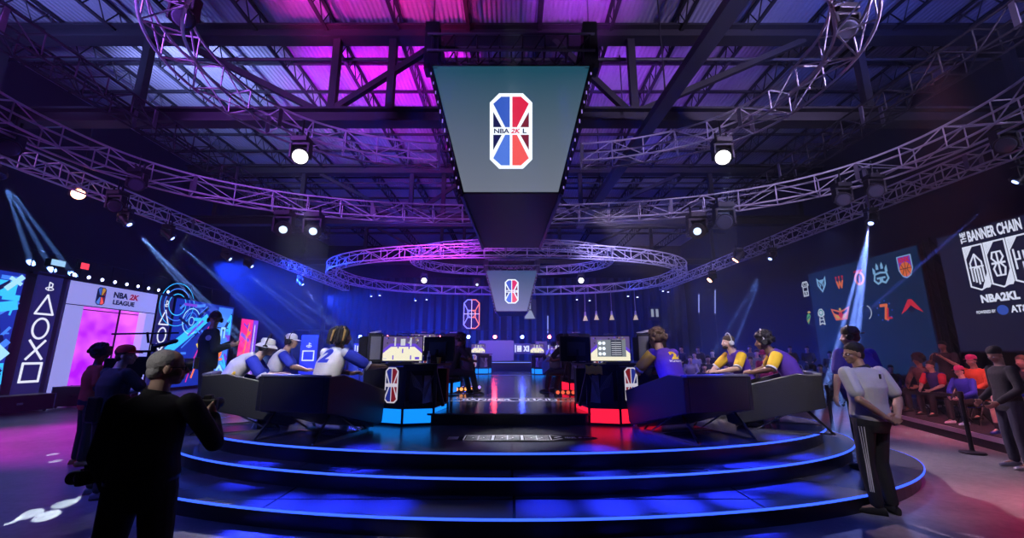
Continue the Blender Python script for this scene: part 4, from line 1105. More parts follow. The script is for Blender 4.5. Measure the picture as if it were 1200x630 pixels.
# tall computer cases standing upright beside the screens
def pc_case():
    t = thing('computer_case', 'x', 'computer', (0, 0, 0), 0, 'computer cases on the desks')
    MB().box((0, 0, .26), (.22, .4, .48)).build('housing', M_black, t, bevel=.008)
    MB().box((0, -.203, .27), (.17, .012, .4)).build('mesh_front', mat('mesh_grey', (.22, .22, .27), .5, bump=.5, bscale=120), t)
    MB().box((0, 0, .515), (.24, .42, .02)).build('top_tray', M_blackm, t)
    for x in (-.1, .1): MB().box((x, 0, .01), (.02, .36, .02)).build('foot', M_rubber, t)
    MB().bar((-.1, -.12, .53), (.1, .12, .58), .03, .03).build('gamepad', M_white, t)
    return t
pc = pc_case(); pc.location = (-2.55, 7.78, ZT + 1.0); pc.rotation_euler.z = .4; pc['label'] = 'black computer case standing behind the dreadlocked player on the blue-lit desk'
dup(pc, (2.42, 7.7, ZT + 1.0), -.3, 'black computer case standing behind the curly haired player on the red-lit desk')
# clutter on the desk tops: keyboards, gamepads, cups
def keyboard():
    t = thing('keyboard', 'x', 'keyboard', (0, 0, 0), 0)
    MB().box((0, 0, .012), (.42, .14, .022)).build('case', M_black, t, bevel=.004)
    k = MB()
    for i in range(13):
        for j in range(4): k.box((-.19 + i * .0315, -.048 + j * .031, .026), (.024, .024, .01))
    k.build('keys', mat('key_grey', (.2, .2, .24), .5), t); return t
kb = keyboard(); kb.location = (-1.95, 7.45, ZT + 1.001); kb.rotation_euler.z = -.1; kb['label'] = 'keyboard below the court screen on the blue-lit desk'
dup(kb, (1.85, 7.46, ZT + 1.001), .1, 'keyboard below the menu screen on the red-lit desk')
def bottle():
    t = thing('water_bottle', 'x', 'bottle', (0, 0, 0), 0)
    MB().lathe((0, 0, 0), [(.03, 0), (.033, .01), (.033, .12), (.028, .15), (.013, .18), (.013, .2)], 14).build('body', mat('clear_plastic', (.7, .75, .85), .1), t, smooth=True)
    MB().lathe((0, 0, .2), [(.015, 0), (.015, .018)], 12).build('cap', M_white, t); MB().lathe((0, 0, .07), [(.0335, 0), (.0335, .045)], 14).build('label', mat('label_blue', (.1, .2, .6), .4), t)
    return t
bt = bottle(); bt.location = V((atz(911, 494, ZT).x / KD, atz(911, 494, ZT).y / KD, ZT)); bt['label'] = 'clear water bottle standing on the deck under the far right lounge chair'
dup(bt, (-1.5, 7.6, ZT + 1.001), 0, 'water bottle on the blue-lit desk right of the court screen')
t = thing('yellow_cup', 'yellow cup on the right of the blue-lit desk', 'cup', (-1.32, 7.62, ZT + 1.0))
MB().lathe((-1.32, 7.62, ZT + 1.0), [(.03, 0), (.042, .11), (.038, .11), (.027, .01)], 14).build('cup_body', mat('yellow_plastic', (.8, .6, .05), .4), t, smooth=True)
t = thing('folded_cloth', 'yellow cloth hanging over the front of the red-lit desk', 'cloth', (1.45, 7.36, ZT + .9))
m = MB(); P_ = [(1.28 + .055 * k, 7.345 - .012 * (k % 2), 0) for k in range(6)]
vs = []
for z in (1.0, .95, .9, .86): vs += [(x, y - (.0 if z == 1.0 else .02), ZT + z - .03 + .012 * math.sin(x * 60)) for x, y, _ in P_]
m.add(vs, [(r * 6 + c, r * 6 + c + 1, (r + 1) * 6 + c + 1, (r + 1) * 6 + c) for r in range(3) for c in range(5)])
o = m.build('cloth_body', mat('yellow_cloth', (.8, .6, .03), .8), t, smooth=True); so = o.modifiers.new('s', 'SOLIDIFY'); so.thickness = .012
# small standing devices in the aisle: dark speaker and lit light bars
def light_bar(loc, rz, label):
    t = thing('light_bar', label, 'lamp', loc, rz)
    MB().box((0, 0, .09), (.62, .12, .1)).build('housing', M_black, t, world=False, bevel=.01)
    a_ = MB()
    for k in range(5): a_.lathe((-.24 + k * .12, -.062, .09), [(.045, 0), (.04, .01)], 12, (0, -1, 0))
    for x in (-.26, .26): MB().box((x, 0, .03), (.04, .14, .06)).build('foot', M_black, t, world=False)
    return t, a_
t, l = light_bar((-1.35, 11.3, ZC), .3, 'floor light bar with orange lenses beside the second left desk'); l.build('lens', glow('lens_orange', (1, .35, .1), 1.6), t, world=False)
t, l = light_bar((-1.15, 11.8, ZC), .5, 'floor light bar with violet lenses beside the second left desk'); l.build('lens', glow('lens_violet', (.4, .25, 1), 1.6), t, world=False)
t, l = light_bar((1.35, 10.35, ZC), -.05, 'floor light bar with dull orange lenses in front of the second right desk'); l.build('lens', glow('lens_dull_orange', (.8, .12, .05), 1.2), t, world=False)
# far black sofa and far chair on the platform
fc = dup(ch1, (2.15, 19.3, ZC), math.radians(10), 'far lounge chair with its back to the viewer right of the centre line')
dup(ch1, (-3.1, 19.6, ZC), math.radians(-20), 'far lounge chair left of the centre line, mostly hidden by the standing players')
t = thing('far_counter', 'long low black counter with small items across the far end', 'counter', (0, 24.6, 0))
MB().box((.2, 24.6, .62), (4.6, .5, 1.24)).build('body', M_black, t); MB().box((.2, 24.6, 1.26), (4.8, .6, .04)).build('top', M_blackm, t)
G_tiny = glow('tiny_blue', (.2, .3, 1), 1.5)
MB().box((.2, 24.29, 1.2), (4.4, .02, .03)).build('edge_light', G_tiny, t)
for s, lb in ((-1, 'left of'), (1, 'right of')):
    x = s * 7.2
    t = thing('side_counter', 'long dark counter at the far end %s the platform' % lb, 'counter', (x, 25, 0))
    MB().box((x, 25, .55), (4.6, .5, 1.1)).build('body', M_black, t); MB().box((x, 25, 1.12), (4.8, .6, .04)).build('top', M_blackm, t)
# ================================================================= RIGHT SIDE: dais, seats, barrier
E0 = V((9.55, 11.2, 0)); E1 = V((7.2, 3.6, 0))
dd = (E1 - E0).normalized(); nn = V((-dd.y, dd.x, 0));
if nn.x < 0: nn = -nn
t = thing('seating_riser', 'low riser with a pale front edge under the seated spectators on the right', 'riser', (E0.x, E0.y, 0))
MB().prism([E0, E1, E1 + nn * 5.6, E0 + nn * 5.0 + V((0, 3, 0))], (0, 0, .22)).build('platform', M_carpet, t)
MB().bar(E0 + V((0, 0, .19)), E1 + V((0, 0, .19)), .03, .085).build('edge_trim', mat('pale_edge', (.5, .48, .58), .4), t)
# barrier post with belt
bp = atz(1140, 531, 0)
t = thing('barrier_post', 'black barrier post on a round foot at the right', 'barrier post', bp)
MB().lathe(bp, [(.17, 0), (.175, .012), (.16, .03), (.04, .045), (.035, .06)], 28).build('foot', mat('foot_dark', (.05, .04, .045), .35, .3), t, smooth=True)
MB().lathe(bp + V((0, 0, .05)), [(.032, 0), (.032, .86)], 16).build('post', M_blackm, t, smooth=True)
MB().lathe(bp + V((0, 0, .9)), [(.04, 0), (.042, .02), (.042, .1), (.036, .115)], 16).build('belt_head', M_black, t, smooth=True)
q = atz(1052, 500, 0) ; q = V((6.7, 9.1, 0))
MB().bar(bp + V((-.03, .03, .95)), q + V((0, 0, .93)), .004, .05).build('belt', M_black, t)
tp = thing('barrier_post', 'farther black barrier post behind the white polo shirt', 'barrier post', q)
MB().lathe(q, [(.17, 0), (.175, .012), (.16, .03), (.04, .045), (.035, .06)], 28).build('foot', M_black, tp, smooth=True)
MB().lathe(q + V((0, 0, .05)), [(.032, 0), (.032, .86)], 16).build('post', M_blackm, tp, smooth=True)
MB().lathe(q + V((0, 0, .9)), [(.04, 0), (.042, .02), (.042, .1), (.036, .115)], 16).build('belt_head', M_black, tp, smooth=True)
def chair():
    t = thing('folding_chair', 'dark folding chair on the seating riser', 'chair', (0, 0, 0), 0, 'folding chairs on the seating riser')
    MB().box((0, 0, .44), (.44, .42, .04)).build('seat', M_vinyl, t, bevel=.01); MB().box((0, -.21, .72), (.44, .03, .24), Matrix.Rotation(.12, 3, 'X')).build('backrest', M_vinyl, t, bevel=.01)
    for s in (-1, 1):
        MB().tube((s * .21, -.24, .86), (s * .21, .2, 0), .012, 7).build('leg', M_blackm, t, smooth=True); MB().tube((s * .2, .18, .43), (s * .2, -.22, 0), .012, 7).build('leg', M_blackm, t, smooth=True)
    return t
SEAT0 = chair()
# ================================================================= MOVING HEADS AND PAR LAMPS
M_haze_black = M_black
def moving_head(lit=None, nm='lens_off', es=8):
    """hangs from its clamp at the origin; the head points along local -z, tilted by child rotation"""
    t = thing('moving_head', 'x', 'stage light', (0, 0, 0), 0)
    MB().box((0, 0, -.09), (.3, .24, .1)).build('base_box', M_black, t, bevel=.015)
    c = MB(); c.tube((-.1, 0, -.05), (-.1, 0, .08), .02, 6).tube((.1, 0, -.05), (.1, 0, .08), .02, 6); c.build('clamp', M_blackm, t)
    y = MB(); y.box((0, 0, -.17), (.3, .12, .05)).box((-.16, 0, -.3), (.045, .14, .28)).box((.16, 0, -.3), (.045, .14, .28)); y.build('yoke', M_black, t, bevel=.01)
    return t
def add_head(t, tilt, az, lens, lr=1.0):
    """tilt from straight down, az heading"""
    d = V((math.sin(tilt) * math.sin(az), math.sin(tilt) * math.cos(az), -math.cos(tilt))); o = V((0, 0, -.36))
    MB().lathe(o - d * .2, [(.06, -.02), (.1, .02), (.125, .14), (.12, .3), (.145, .34), (.145, .4)], 18, d).build('head', M_black, t, smooth=True, world=False)
    MB().lathe(o + d * .2, [(.125 * lr, 0), (.11 * lr, .018), (.05 * lr, .028)], 18, d).build('lens', lens, t, smooth=True, world=False)
    return d
L_off = mat('lens_unlit', (.08, .09, .12), .08)
L_white = glow('lens_white', (1, .93, .95), 5)
L_blue = glow('lens_blue', (.3, .4, 1), 5)
L_pale = glow('lens_pale', (.6, .75, 1), 1.6)
L_warm = glow('lens_warm', (1, .45, .25), 10)
L_red = glow('lens_red', (1, .1, .12), 12)
LAMPS = []
def lamp(p, tilt, az, lens, label, group=None, drop=True, size=1.25):
    """p: position of the lens head"""
    t = moving_head(); t.location = V(p) + V((0, 0, .36 * size)); t['label'] = label; t.scale = (size,) * 3
    if group: t['group'] = group
    d = add_head(t, tilt, az, lens, .55 if lens in (L_pale, L_blue) else 1.0)
    return t, V(p), d
def aim(p, q):
    d = (V(q) - V(p)).normalized(); return math.acos(-d.z), math.atan2(d.x, d.y)
def spot(name, p, q, col, W, ang, blend=.3, rad=.05):
    l = bpy.data.lights.new(name, 'SPOT'); l.color = col; l.energy = W; l.spot_size = math.radians(ang); l.spot_blend = blend; l.shadow_soft_size = rad
    o = bpy.data.objects.new(name, l); COL.objects.link(o); o.location = p
    o.rotation_euler = (V(q) - V(p)).to_track_quat('-Z', 'Y').to_euler(); return o
def rod(t, top):
    L = (top - t.location.z) / t.scale[0]
    if L > .05: MB().tube((0, 0, 0), (0, 0, L), .016, 6).build('drop_rod', M_blackm, t, world=False)
def onray(px, py, z): return atz(px, py, z)
BEAMS = []
# round lamps looking at the viewer
CAM = V((0, 0, CAMH))
def face_lamp(px, py, z, lens, label, top, group=None, size=1.25):
    p = atz(px, py, z); q = p + (CAM - p) * .5 + V((0, 0, -1.2)); ti, az = aim(p, q)
    t, _, d = lamp(p, ti, az, lens, label, group, size=size); 
    if top: rod(t, top)
    return p
PA = face_lamp(352, 181, 6.05, L_white, 'bright round white lamp hanging left of the big scoreboard under the upper oval truss', 6.9)
PB = face_lamp(847, 182, 6.05, L_white, 'bright round white lamp hanging right of the big scoreboard under the upper oval truss', 6.9)
face_lamp(332, 267, 5.55, L_pale, 'moving head hanging under the lower oval truss, left of a twin, small pale lens', 6.2, size=1.7)
face_lamp(367, 269, 5.55, L_pale, 'moving head hanging under the lower oval truss, right one of the pair on the left', 6.2, size=1.7)
face_lamp(817, 269, 5.55, L_pale, 'moving head hanging under the lower oval truss, left one of the pair on the right', 6.2, size=1.7)
face_lamp(849, 258, 5.65, L_off, 'dark moving head under the lower oval truss, right one of the pair on the right', 6.2, size=1.7)
face_lamp(497, 328, 6.2, L_white, 'small looking bright round lamp left of the far scoreboard', 7.1)
face_lamp(559, 333, 6.2, L_pale, 'small looking bright lamp at the left edge of the far scoreboard', 7.1)
face_lamp(617, 334, 6.2, L_pale, 'small looking bright lamp at the right edge of the far scoreboard', 7.1)
face_lamp(681, 328, 6.2, L_white, 'small looking bright round lamp right of the far scoreboard', 7.1)
face_lamp(92, 226, 6.4, L_warm, 'warm red glowing lamp high on the left above the archway', 9)
# dark moving heads hanging along the near trusses
for px, py, z, lb in ((215, 18, 7.4, 'large dark moving head at the top left, beside the upper oval truss'), (992, 32, 7.4, 'large dark moving head at the top right, beside the upper oval truss'),
        (12, 172, 6.0, 'dark moving head at the left edge under the lower oval truss'), (1178, 168, 6.0, 'dark moving head at the right edge under the lower oval truss'),
        (135, 240, 5.7, 'dark moving head under the left straight truss near its front end'), (988, 232, 5.7, 'dark moving head under the lower oval truss right of the logo screen'),
        (1026, 222, 5.8, 'dark moving head under the lower oval truss above the logo screen, left one'), (160, 215, 6.0, 'dark moving head under the lower oval truss, left part')):
    face_lamp(px, py, z, L_off, lb, z + .8)
# beam lamps with visible shafts in the haze
def beam(px, py, z, targets, col, W, label, lens=L_blue, ang=1.6, spread=None):
    p = atz(px, py, z); q = V(targets[0]); ti, az = aim(p, q); t, _, d = lamp(p, ti, az, lens, label, size=1.0)
    rod(t, min(6.4, z + 1.2) if z < 6 else z + .8)
    for i, g in enumerate(targets):
        dd_ = (V(g) - p).normalized()
        spot('beam_spot', p + dd_ * .46 if i == 0 else p + d * .46, g, (col[0] * .7, col[1] * .75, 1), W * 3200, ang, .25, .03)
    return t
# ================================================================= PEOPLE
SKIN = {'pale': mat('skin_pale', (.62, .40, .32), .5), 'tan': mat('skin_tan', (.45, .27, .19), .5), 'brown': mat('skin_brown', (.2, .105, .065), .45), 'dark': mat('skin_dark', (.1, .052, .035), .45)}
FAB = {}
def fab(nm, c): return mat('fabric_' + nm, c, .85, bump=.35, bscale=14)
M_eye = mat('eye_white', (.7, .7, .7), .3); M_hairblk = mat('hair_black', (.015, .012, .012), .7, bump=.5, bscale=60); M_hairbrn = mat('hair_brown', (.06, .035, .022), .7, bump=.5, bscale=60)
M_hairgry = mat('hair_grey', (.42, .41, .42), .7, bump=.5, bscale=60)
def basis(fwd, up=V((0, 0, 1))):
    f = V(fwd).normalized(); r = f.cross(up).normalized(); u = r.cross(f); return r, f, u
def M3(r, f, u): return Matrix((r, f, u)).transposed()
def limb(P, s, k): return V(P[k + s])
STAND = dict(pelvis=(0, 0, .95), chest=(0, -.01, 1.28), neck=(0, 0, 1.48), head=(0, .03, 1.645), look=(0, 1, 0),
             shL=(-.185, 0, 1.42), shR=(.185, 0, 1.42), elL=(-.25, -.03, 1.13), elR=(.25, -.03, 1.13), wrL=(-.24, .08, .88), wrR=(.24, .08, .88),
             hpL=(-.095, 0, .92), hpR=(.095, 0, .92), knL=(-.11, .02, .50), knR=(.11, .02, .50), anL=(-.12, 0, .085), anR=(.12, 0, .085), ftL=(-.02, 1, 0), ftR=(.02, 1, 0), side=(1, 0, 0),
             hdL=None, hdR=None, plL=(1, 0, 0), plR=(-1, 0, 0), curl=.5)
SIT = dict(STAND); SIT.update(pelvis=(0, 0, .52), chest=(0, .06, .86), neck=(0, .1, 1.06), head=(0, .15, 1.22), shL=(-.185, .09, 1.0), shR=(.185, .09, 1.0), elL=(-.25, .2, .75), elR=(.25, .2, .75), wrL=(-.14, .42, .68), wrR=(.14, .42, .68),
           hpL=(-.1, .03, .50), hpR=(.1, .03, .50), knL=(-.14, .45, .50), knR=(.14, .45, .50), anL=(-.14, .45, .085), anR=(.14, .45, .085))
def torso(mb, P, g=0, low=-.12, high=True, fat=1.0):
    pe, ch, ne = V(P['pelvis']), V(P['chest']), V(P['neck']); X = V(P['side']).normalized()
    sh = (V(P['shR']) - V(P['shL'])); Xs = sh.normalized(); shw = sh.length / 2; shc = (V(P['shR']) + V(P['shL'])) / 2
    up = (ch - pe).normalized(); Y = up.cross(X).normalized(); up2 = (ne - ch).normalized(); Y2 = up2.cross(Xs).normalized(); f = fat
    R = [(pe + up * low, .13 + g, .10 * f + g, X, Y), (pe + up * (low + .06), .165 + g, .118 * f + g, X, Y), (pe + up * .04, .165 * f + g, .118 * f + g, X, Y), (pe.lerp(ch, .5), .148 * f + g, .108 * f + g, X, Y),
         (ch, .165 * max(1, f * .95) + g, .122 * f + g, (X + Xs).normalized(), (Y + Y2).normalized()), (ch.lerp(shc, .6), .17 + g, .115 + g, Xs, Y2), (shc + up2 * .0, shw * .92 + g, .085 + g, Xs, Y2), (shc + up2 * .045, shw * .5 + g, .066 + g, Xs, Y2)]
    if high: R.append((ne + up2 * .0, .062 + g, .06 + g, Xs, Y2))
    mb.loft(R, 22)
def hand(mb, w, el, hd, pl, side, curl=.5, s=1.0):
    w = V(w); d = (V(hd) if hd else (w - V(el))).normalized(); n = V(pl); n = (n - d * n.dot(d)).normalized(); x = d.cross(n) * side   # x: toward thumb
    mb.cap(w - d * .02, .027 * s, w + d * .03 * s, .03 * s)
    R = M3(x, d, n)
    mb.ell(w + d * .055 * s, (.04 * s, .05 * s, .018 * s), R)
    for i, (o, L) in enumerate(((.028, .078), (.0095, .087), (-.009, .08), (-.027, .063))):
        p = w + d * .09 * s + x * o * s; dirc = d; r = .0095 * s
        for j, fr in enumerate((.45, .32, .23)):
            a = curl * (.55 + .5 * j); dirc = (dirc * math.cos(a) + n * math.sin(a)).normalized() if j else (d * math.cos(curl * .5) + n * math.sin(curl * .5)).normalized()
            q = p + dirc * L * fr * s; mb.cap(p, r, q, r * .88, 8); p = q; r *= .9
    p = w + d * .03 * s + x * .03 * s; td = (d * .75 + x * .65 + n * .3).normalized(); q = p + td * .042 * s; mb.cap(p, .0125 * s, q, .011 * s, 8); td = (d * .95 + x * .15 + n * .45).normalized(); mb.cap(q, .011 * s, q + td * .032 * s, .0095 * s, 8)
def head_mesh(mb, P):
    h = V(P['head']); r, f, u = basis(P['look'], V(P.get('hup', (0, 0, 1)))); R = M3(r, f, u)
    q = lambda a, b, c: h + r * a + f * b + u * c
    mb.ell(q(0, -.008, .03), (.074, .094, .088), R, 18, 12); mb.ell(q(0, .028, -.03), (.058, .066, .074), R, 16, 10); mb.ell(q(0, .058, -.085), (.03, .028, .022), R)
    mb.cap(q(-.028, .075, .012), .014, q(.028, .075, .012), .014, 8)
    mb.cap(q(0, .092, .008), .009, q(0, .112, -.026), .013, 8); mb.ell(q(0, .103, -.03), (.019, .012, .009), R)
    mb.ell(q(0, .09, -.056), (.024, .01, .006), R); mb.ell(q(0, .088, -.066), (.02, .01, .007), R)
    for s in (-1, 1):
        mb.ell(q(s * .076, -.005, -.01), (.011, .022, .033), R); mb.ell(q(s * .045, .06, -.03), (.02, .022, .022), R)
    mb.cap(V(P['neck']) - V((0, 0, .05)), .062, q(0, -.02, -.05), .054, 14)
def shoe(mb, an, ft, s=1.0):
    an = V(an); f = V((ft[0], ft[1], 0)).normalized(); z = an.z - .085; r = V((f.y, -f.x, 0)); U = V((0, 0, 1))
    base = V((an.x, an.y, z))
    rings = []
    for y, w, h in ((-.075, .02, .03), (-.065, .034, .07), (-.02, .038, .095), (.04, .04, .085), (.1, .046, .06), (.15, .044, .048), (.185, .03, .036), (.196, .014, .022)):
        rings.append((base + f * y + U * (h / 2 + .002), w, h / 2, r, U))
    mb.loft(rings, 16, 2.6)
def conform(art, target, depth=.004, cuts=3, world=None):
    """lay flat lettering on a garment: every vertex is pushed onto the cloth"""
    me = art.mb.mesh('number', art.mats); bm = bmesh.new(); bm.from_mesh(me); bmesh.ops.triangulate(bm, faces=bm.faces)
    for _ in range(cuts):
        es = [e for e in bm.edges if e.calc_length() > .018]
        if es: bmesh.ops.subdivide_edges(bm, edges=es, cuts=1); bmesh.ops.triangulate(bm, faces=[f for f in bm.faces if len(f.verts) > 3])
    bv = BVHTree.FromPolygons([v.co for v in target.vertices], [tuple(p.vertices) for p in target.polygons]); N = art.N
    for v in bm.verts:
        h, n, i, d = bv.ray_cast(v.co + N * .25, -N)
        if h is not None: v.co = h + N * (depth + (v.co - art.o).dot(N) * .3)
    bm.to_mesh(me); bm.free(); return me
def person(label, loc, rz, P, vox=.011, skin='tan', shirt=None, sleeve='short', trouser=None, shoes=M_rubber, hair=('short', M_hairblk), fat=1.0, group=None, hem=-.14, eyes=False, shorts=False, scale=1.0, collar=None, tight=.014, cuff=None, sleeve_m=None, panels=None, sock=None, cat='person'):
    t = thing('person', label, cat, (0, 0, 0), 0, group)
    b = MB(); torso(b, P, -.004, fat=fat * .97); head_mesh(b, P)
    for s in 'LR':
        sg = -1 if s == 'L' else 1
        sh, el, wr = V(P['sh' + s]), V(P['el' + s]), V(P['wr' + s]); hp, kn, an = V(P['hp' + s]), V(P['kn' + s]), V(P['an' + s])
        b.cap(sh, .056, el, .041); b.cap(el, .042, el.lerp(wr, .35), .042); b.cap(el.lerp(wr, .35), .041, wr, .027)
        hand(b, wr, el, P['hd' + s], P['pl' + s], sg * (1 if P.get('flip' + s) is None else -1), P['curl'])
        b.cap(hp, .088, kn, .056); b.cap(kn, .056, kn.lerp(an, .35), .058); b.cap(kn.lerp(an, .35), .056, an, .036); b.cap(an, .036, an + V((P['ft' + s][0], P['ft' + s][1], 0)).normalized() * .12 - V((0, 0, .05)), .028)
    body = obj('body', remeshed(b, vox, 3), SKIN[skin], t)
    for p in body.data.polygons: p.use_smooth = True
    H = {}
    if trouser is not None:
        g = .012; b = MB(); pe, ch = V(P['pelvis']), V(P['chest']); X = V(P['side']).normalized(); up = (ch - pe).normalized(); Y = up.cross(X).normalized()
        b.loft([(pe - up * .13, .14 + g, .10 * fat + g, X, Y), (pe - up * .05, .17 + g, .123 * fat + g, X, Y), (pe + up * .07, .16 * fat + g, .118 * fat + g, X, Y)], 22)
        for s in 'LR':
            hp, kn, an = V(P['hp' + s]), V(P['kn' + s]), V(P['an' + s])
            if shorts: b.cap(hp, .098 + g, hp.lerp(kn, .86), .085 + g)
            else: b.cap(hp, .092 + g, kn, .064 + g); b.cap(kn, .064 + g, kn.lerp(an, .92), .05 + g)
        o = obj('shorts' if shorts else 'trousers', remeshed(b, vox, 4), trouser, t); H['trousers'] = o
        for p in o.data.polygons: p.use_smooth = True
    if shirt is not None:
        b = MB(); torso(b, P, tight, low=hem, fat=fat, high=True)
        for s in 'LR':
            sh, el, wr = V(P['sh' + s]), V(P['el' + s]), V(P['wr' + s])
            if sleeve == 'long': b.cap(sh, .054 + tight, el, .042 + tight); b.cap(el, .042 + tight, el.lerp(wr, .93), .03 + tight)
            elif sleeve == 'short' and sleeve_m is None: b.cap(sh, .055 + tight, sh.lerp(el, .72), .054 + tight)
            else: b.cap(sh, .058 + tight, sh.lerp(el, .1), .05 + tight)
        o = obj('shirt', remeshed(b, vox, 4), shirt, t); H['shirt'] = o
        for p in o.data.polygons: p.use_smooth = True
    if sleeve_m is not None:
        for s in 'LR':
            b = MB(); sh, el = V(P['sh' + s]), V(P['el' + s]); b.cap(sh.lerp(el, .1), .066 + tight, sh.lerp(el, .74), .06 + tight)
            o = obj('sleeve', remeshed(b, vox, 2), sleeve_m, t)
            for p in o.data.polygons: p.use_smooth = True
            if cuff:
                d = (el - sh).normalized(); q = sh.lerp(el, .9)
                MB().lathe(q, [(.068, 0), (.07, .006), (.07, .024), (.062, .028)], 18, d).build('sleeve_cuff', cuff, t, smooth=True)
    if collar:
        n = V(P['neck']); d = (V(P['head']) - n).normalized(); MB().lathe(n - d * .03, [(.088, 0), (.078, .03), (.07, .05), (.064, .05), (.068, .02)], 20, d).build('collar', collar, t, smooth=True)
    for s in 'LR':
        b = MB(); shoe(b, P['an' + s], P['ft' + s]); b.build('shoe', shoes, t, smooth=True)
        if sock is not None:
            an, kn = V(P['an' + s]), V(P['kn' + s]); b = MB(); b.cap(an, .043, an.lerp(kn, .3), .05); b.build('sock', sock, t, smooth=True)
    r, f, u = basis(P['look'], V(P.get('hup', (0, 0, 1)))); R = M3(r, f, u); h = V(P['head']); q = lambda a, b_, c: h + r * a + f * b_ + u * c
    rnd = random.Random(len(label) * 7)
    if hair:
        st, hm = hair; b = MB()
        if st == 'short':
            b.ell(q(0, -.02, .058), (.083, .102, .079), R, 18, 12); b.ell(q(0, -.05, -.01), (.07, .06, .07), R, 16, 10)
            for s in (-1, 1): b.ell(q(s * .066, -.012, .02), (.015, .03, .042), R)
        elif st == 'thin':
            b.ell(q(0, -.022, .034), (.081, .09, .088), R, 18, 12); b.ell(q(0, -.052, -.02), (.068, .055, .06), R, 16, 10)
        elif st in ('curly', 'afro'):
            k_ = 1.2 if st == 'curly' else 1.4
            b.ell(q(0, -.03, .05), (.088 * k_, .095 * k_, .09 * k_), R, 18, 12)
            for i in range(90):
                a = rnd.uniform(0, 2 * PI); e = rnd.uniform(-.5, 1.5); x, y, z = math.cos(a) * math.cos(e), math.sin(a) * math.cos(e), math.sin(e)
                if y > .55 and z < .45: continue
                b.ell(q(x * .095 * k_, -.03 + y * .1 * k_, .045 + z * .095 * k_), (rnd.uniform(.018, .03),) * 3, None, 8, 6)
        elif st == 'fade':
            b.ell(q(0, -.012, .04), (.079, .092, .082), R, 18, 12)
        if st == 'dreads':
            b.ell(q(0, -.02, .045), (.088, .1, .09), R, 18, 12)
            o = obj('hair', remeshed(b, .008, 2), hm, t)
            d0 = MB()
            for i in range(64):
                a = PI * 1.0 + rnd.uniform(-.15, PI + .15); e = rnd.uniform(.1, 1.2)
                x, y, z = math.cos(a) * math.cos(e), math.sin(a) * math.cos(e), math.sin(e)
                p0 = q(x * .085, -.02 + y * .095, .05 + z * .085); p1 = q(x * .16, -.02 + y * .16, .04 + z * .07); p2 = q(x * .165 + rnd.uniform(-.015, .015), -.03 + y * .17, -.07 - rnd.uniform(0, .06))
                d0.mi = rnd.choice((0, 0, 0, 1)); d0.path([p0, p0.lerp(p1, .6) + u * .01, p1, p1.lerp(p2, .5), p2], .01, 7, radii=[.012, .015, .015, .014, .008])
            d0.build('dreadlocks', [hm, mat('hair_tips', (.42, .25, .07), .7)], t, smooth=True, world=False, label='dark dreadlocks with dyed golden tips')
        else:
            o = obj('hair', remeshed(b, .0065 if vox < .02 else .012, 1), hm, t)
            for p in o.data.polygons: p.use_smooth = True
    if eyes:
        for s in (-1, 1):
            e = MB(); e.ell(q(s * .031, .079, -.003), (.013, .01, .009), R, 10, 8); e.build('eye', M_eye, t, smooth=True, world=False)
    t.location = loc; t.rotation_euler = (0, 0, rz); t.scale = (scale,) * 3
    return t, H, q, R, (r, f, u)
def cap_hat(t, q, R, col, nm, bill=True, back=False):
    b = MB(); c = MB(); n = 20
    vs = []; rings = []
    rr, ff, uu = R.col[0], R.col[1], R.col[2]
    for (rad, z) in ((.092, .045), (.094, .07), (.09, .1), (.072, .128), (.04, .143), (.01, .147)):
        rings.append((q(0, -.012, z), rad * .93, rad * 1.08, V(rr), V(ff)))
    b.loft(rings, 22, 2.0); b.build('cap_crown', col, t, smooth=True, world=False)
    if bill:
        s = -1 if back else 1; m = 9; vs = []
        for j, (y, w) in enumerate(((.06, .075), (.1, .078), (.135, .07), (.165, .045))):
            for k in range(m):
                x = -w + 2 * w * k / (m - 1); vs.append(q(x, s * (y - abs(x) * .25), .052 - .01 * (x / w) ** 2 - j * .004))
        fs = [(j * m + k, j * m + k + 1, (j + 1) * m + k + 1, (j + 1) * m + k) for j in range(3) for k in range(m - 1)]
        c.add(vs, fs); o = c.build('cap_bill', col, t, smooth=True, world=False); so = o.modifiers.new('s', 'SOLIDIFY'); so.thickness = .006
def headphones(t, q, col=M_black, pad=M_black, size=1.0):
    b = MB(); b.path([q(.095 * math.cos(a) * size, -.01, .005 + .155 * math.sin(a) * size) for a in [PI * k / 14 for k in range(15)]], .009, 8); b.build('headphone_band', col, t, smooth=True, world=False)
    for s in (-1, 1):
        e = MB(); d = q(1, 0, 0) - q(0, 0, 0); e.lathe(q(s * .078 * size, -.005, -.005), [(.034, 0), (.042, .008), (.042, .028), (.03, .04)], 16, d * s); e.build('ear_cup', pad, t, smooth=True, world=False)
def bucket_hat(t, q, R, col):
    rr, ff = V(R.col[0]), V(R.col[1]); b = MB()
    b.loft([(q(0, -.01, .035), .096, .108, rr, ff), (q(0, -.01, .09), .09, .1, rr, ff), (q(0, -.01, .125), .078, .086, rr, ff), (q(0, -.01, .135), .03, .03, rr, ff)], 24, 2.0); b.build('hat_crown', col, t, smooth=True, world=False)
    m = MB(); m.loft([(q(0, -.01, .045), .096, .108, rr, ff), (q(0, -.01, .03), .12, .13, rr, ff), (q(0, -.01, .005), .142, .15, rr, ff), (q(0, -.01, .0), .14, .148, rr, ff), (q(0, -.01, .03), .1, .11, rr, ff)], 28, 2.0); m.build('hat_brim', col, t, smooth=True, world=False)
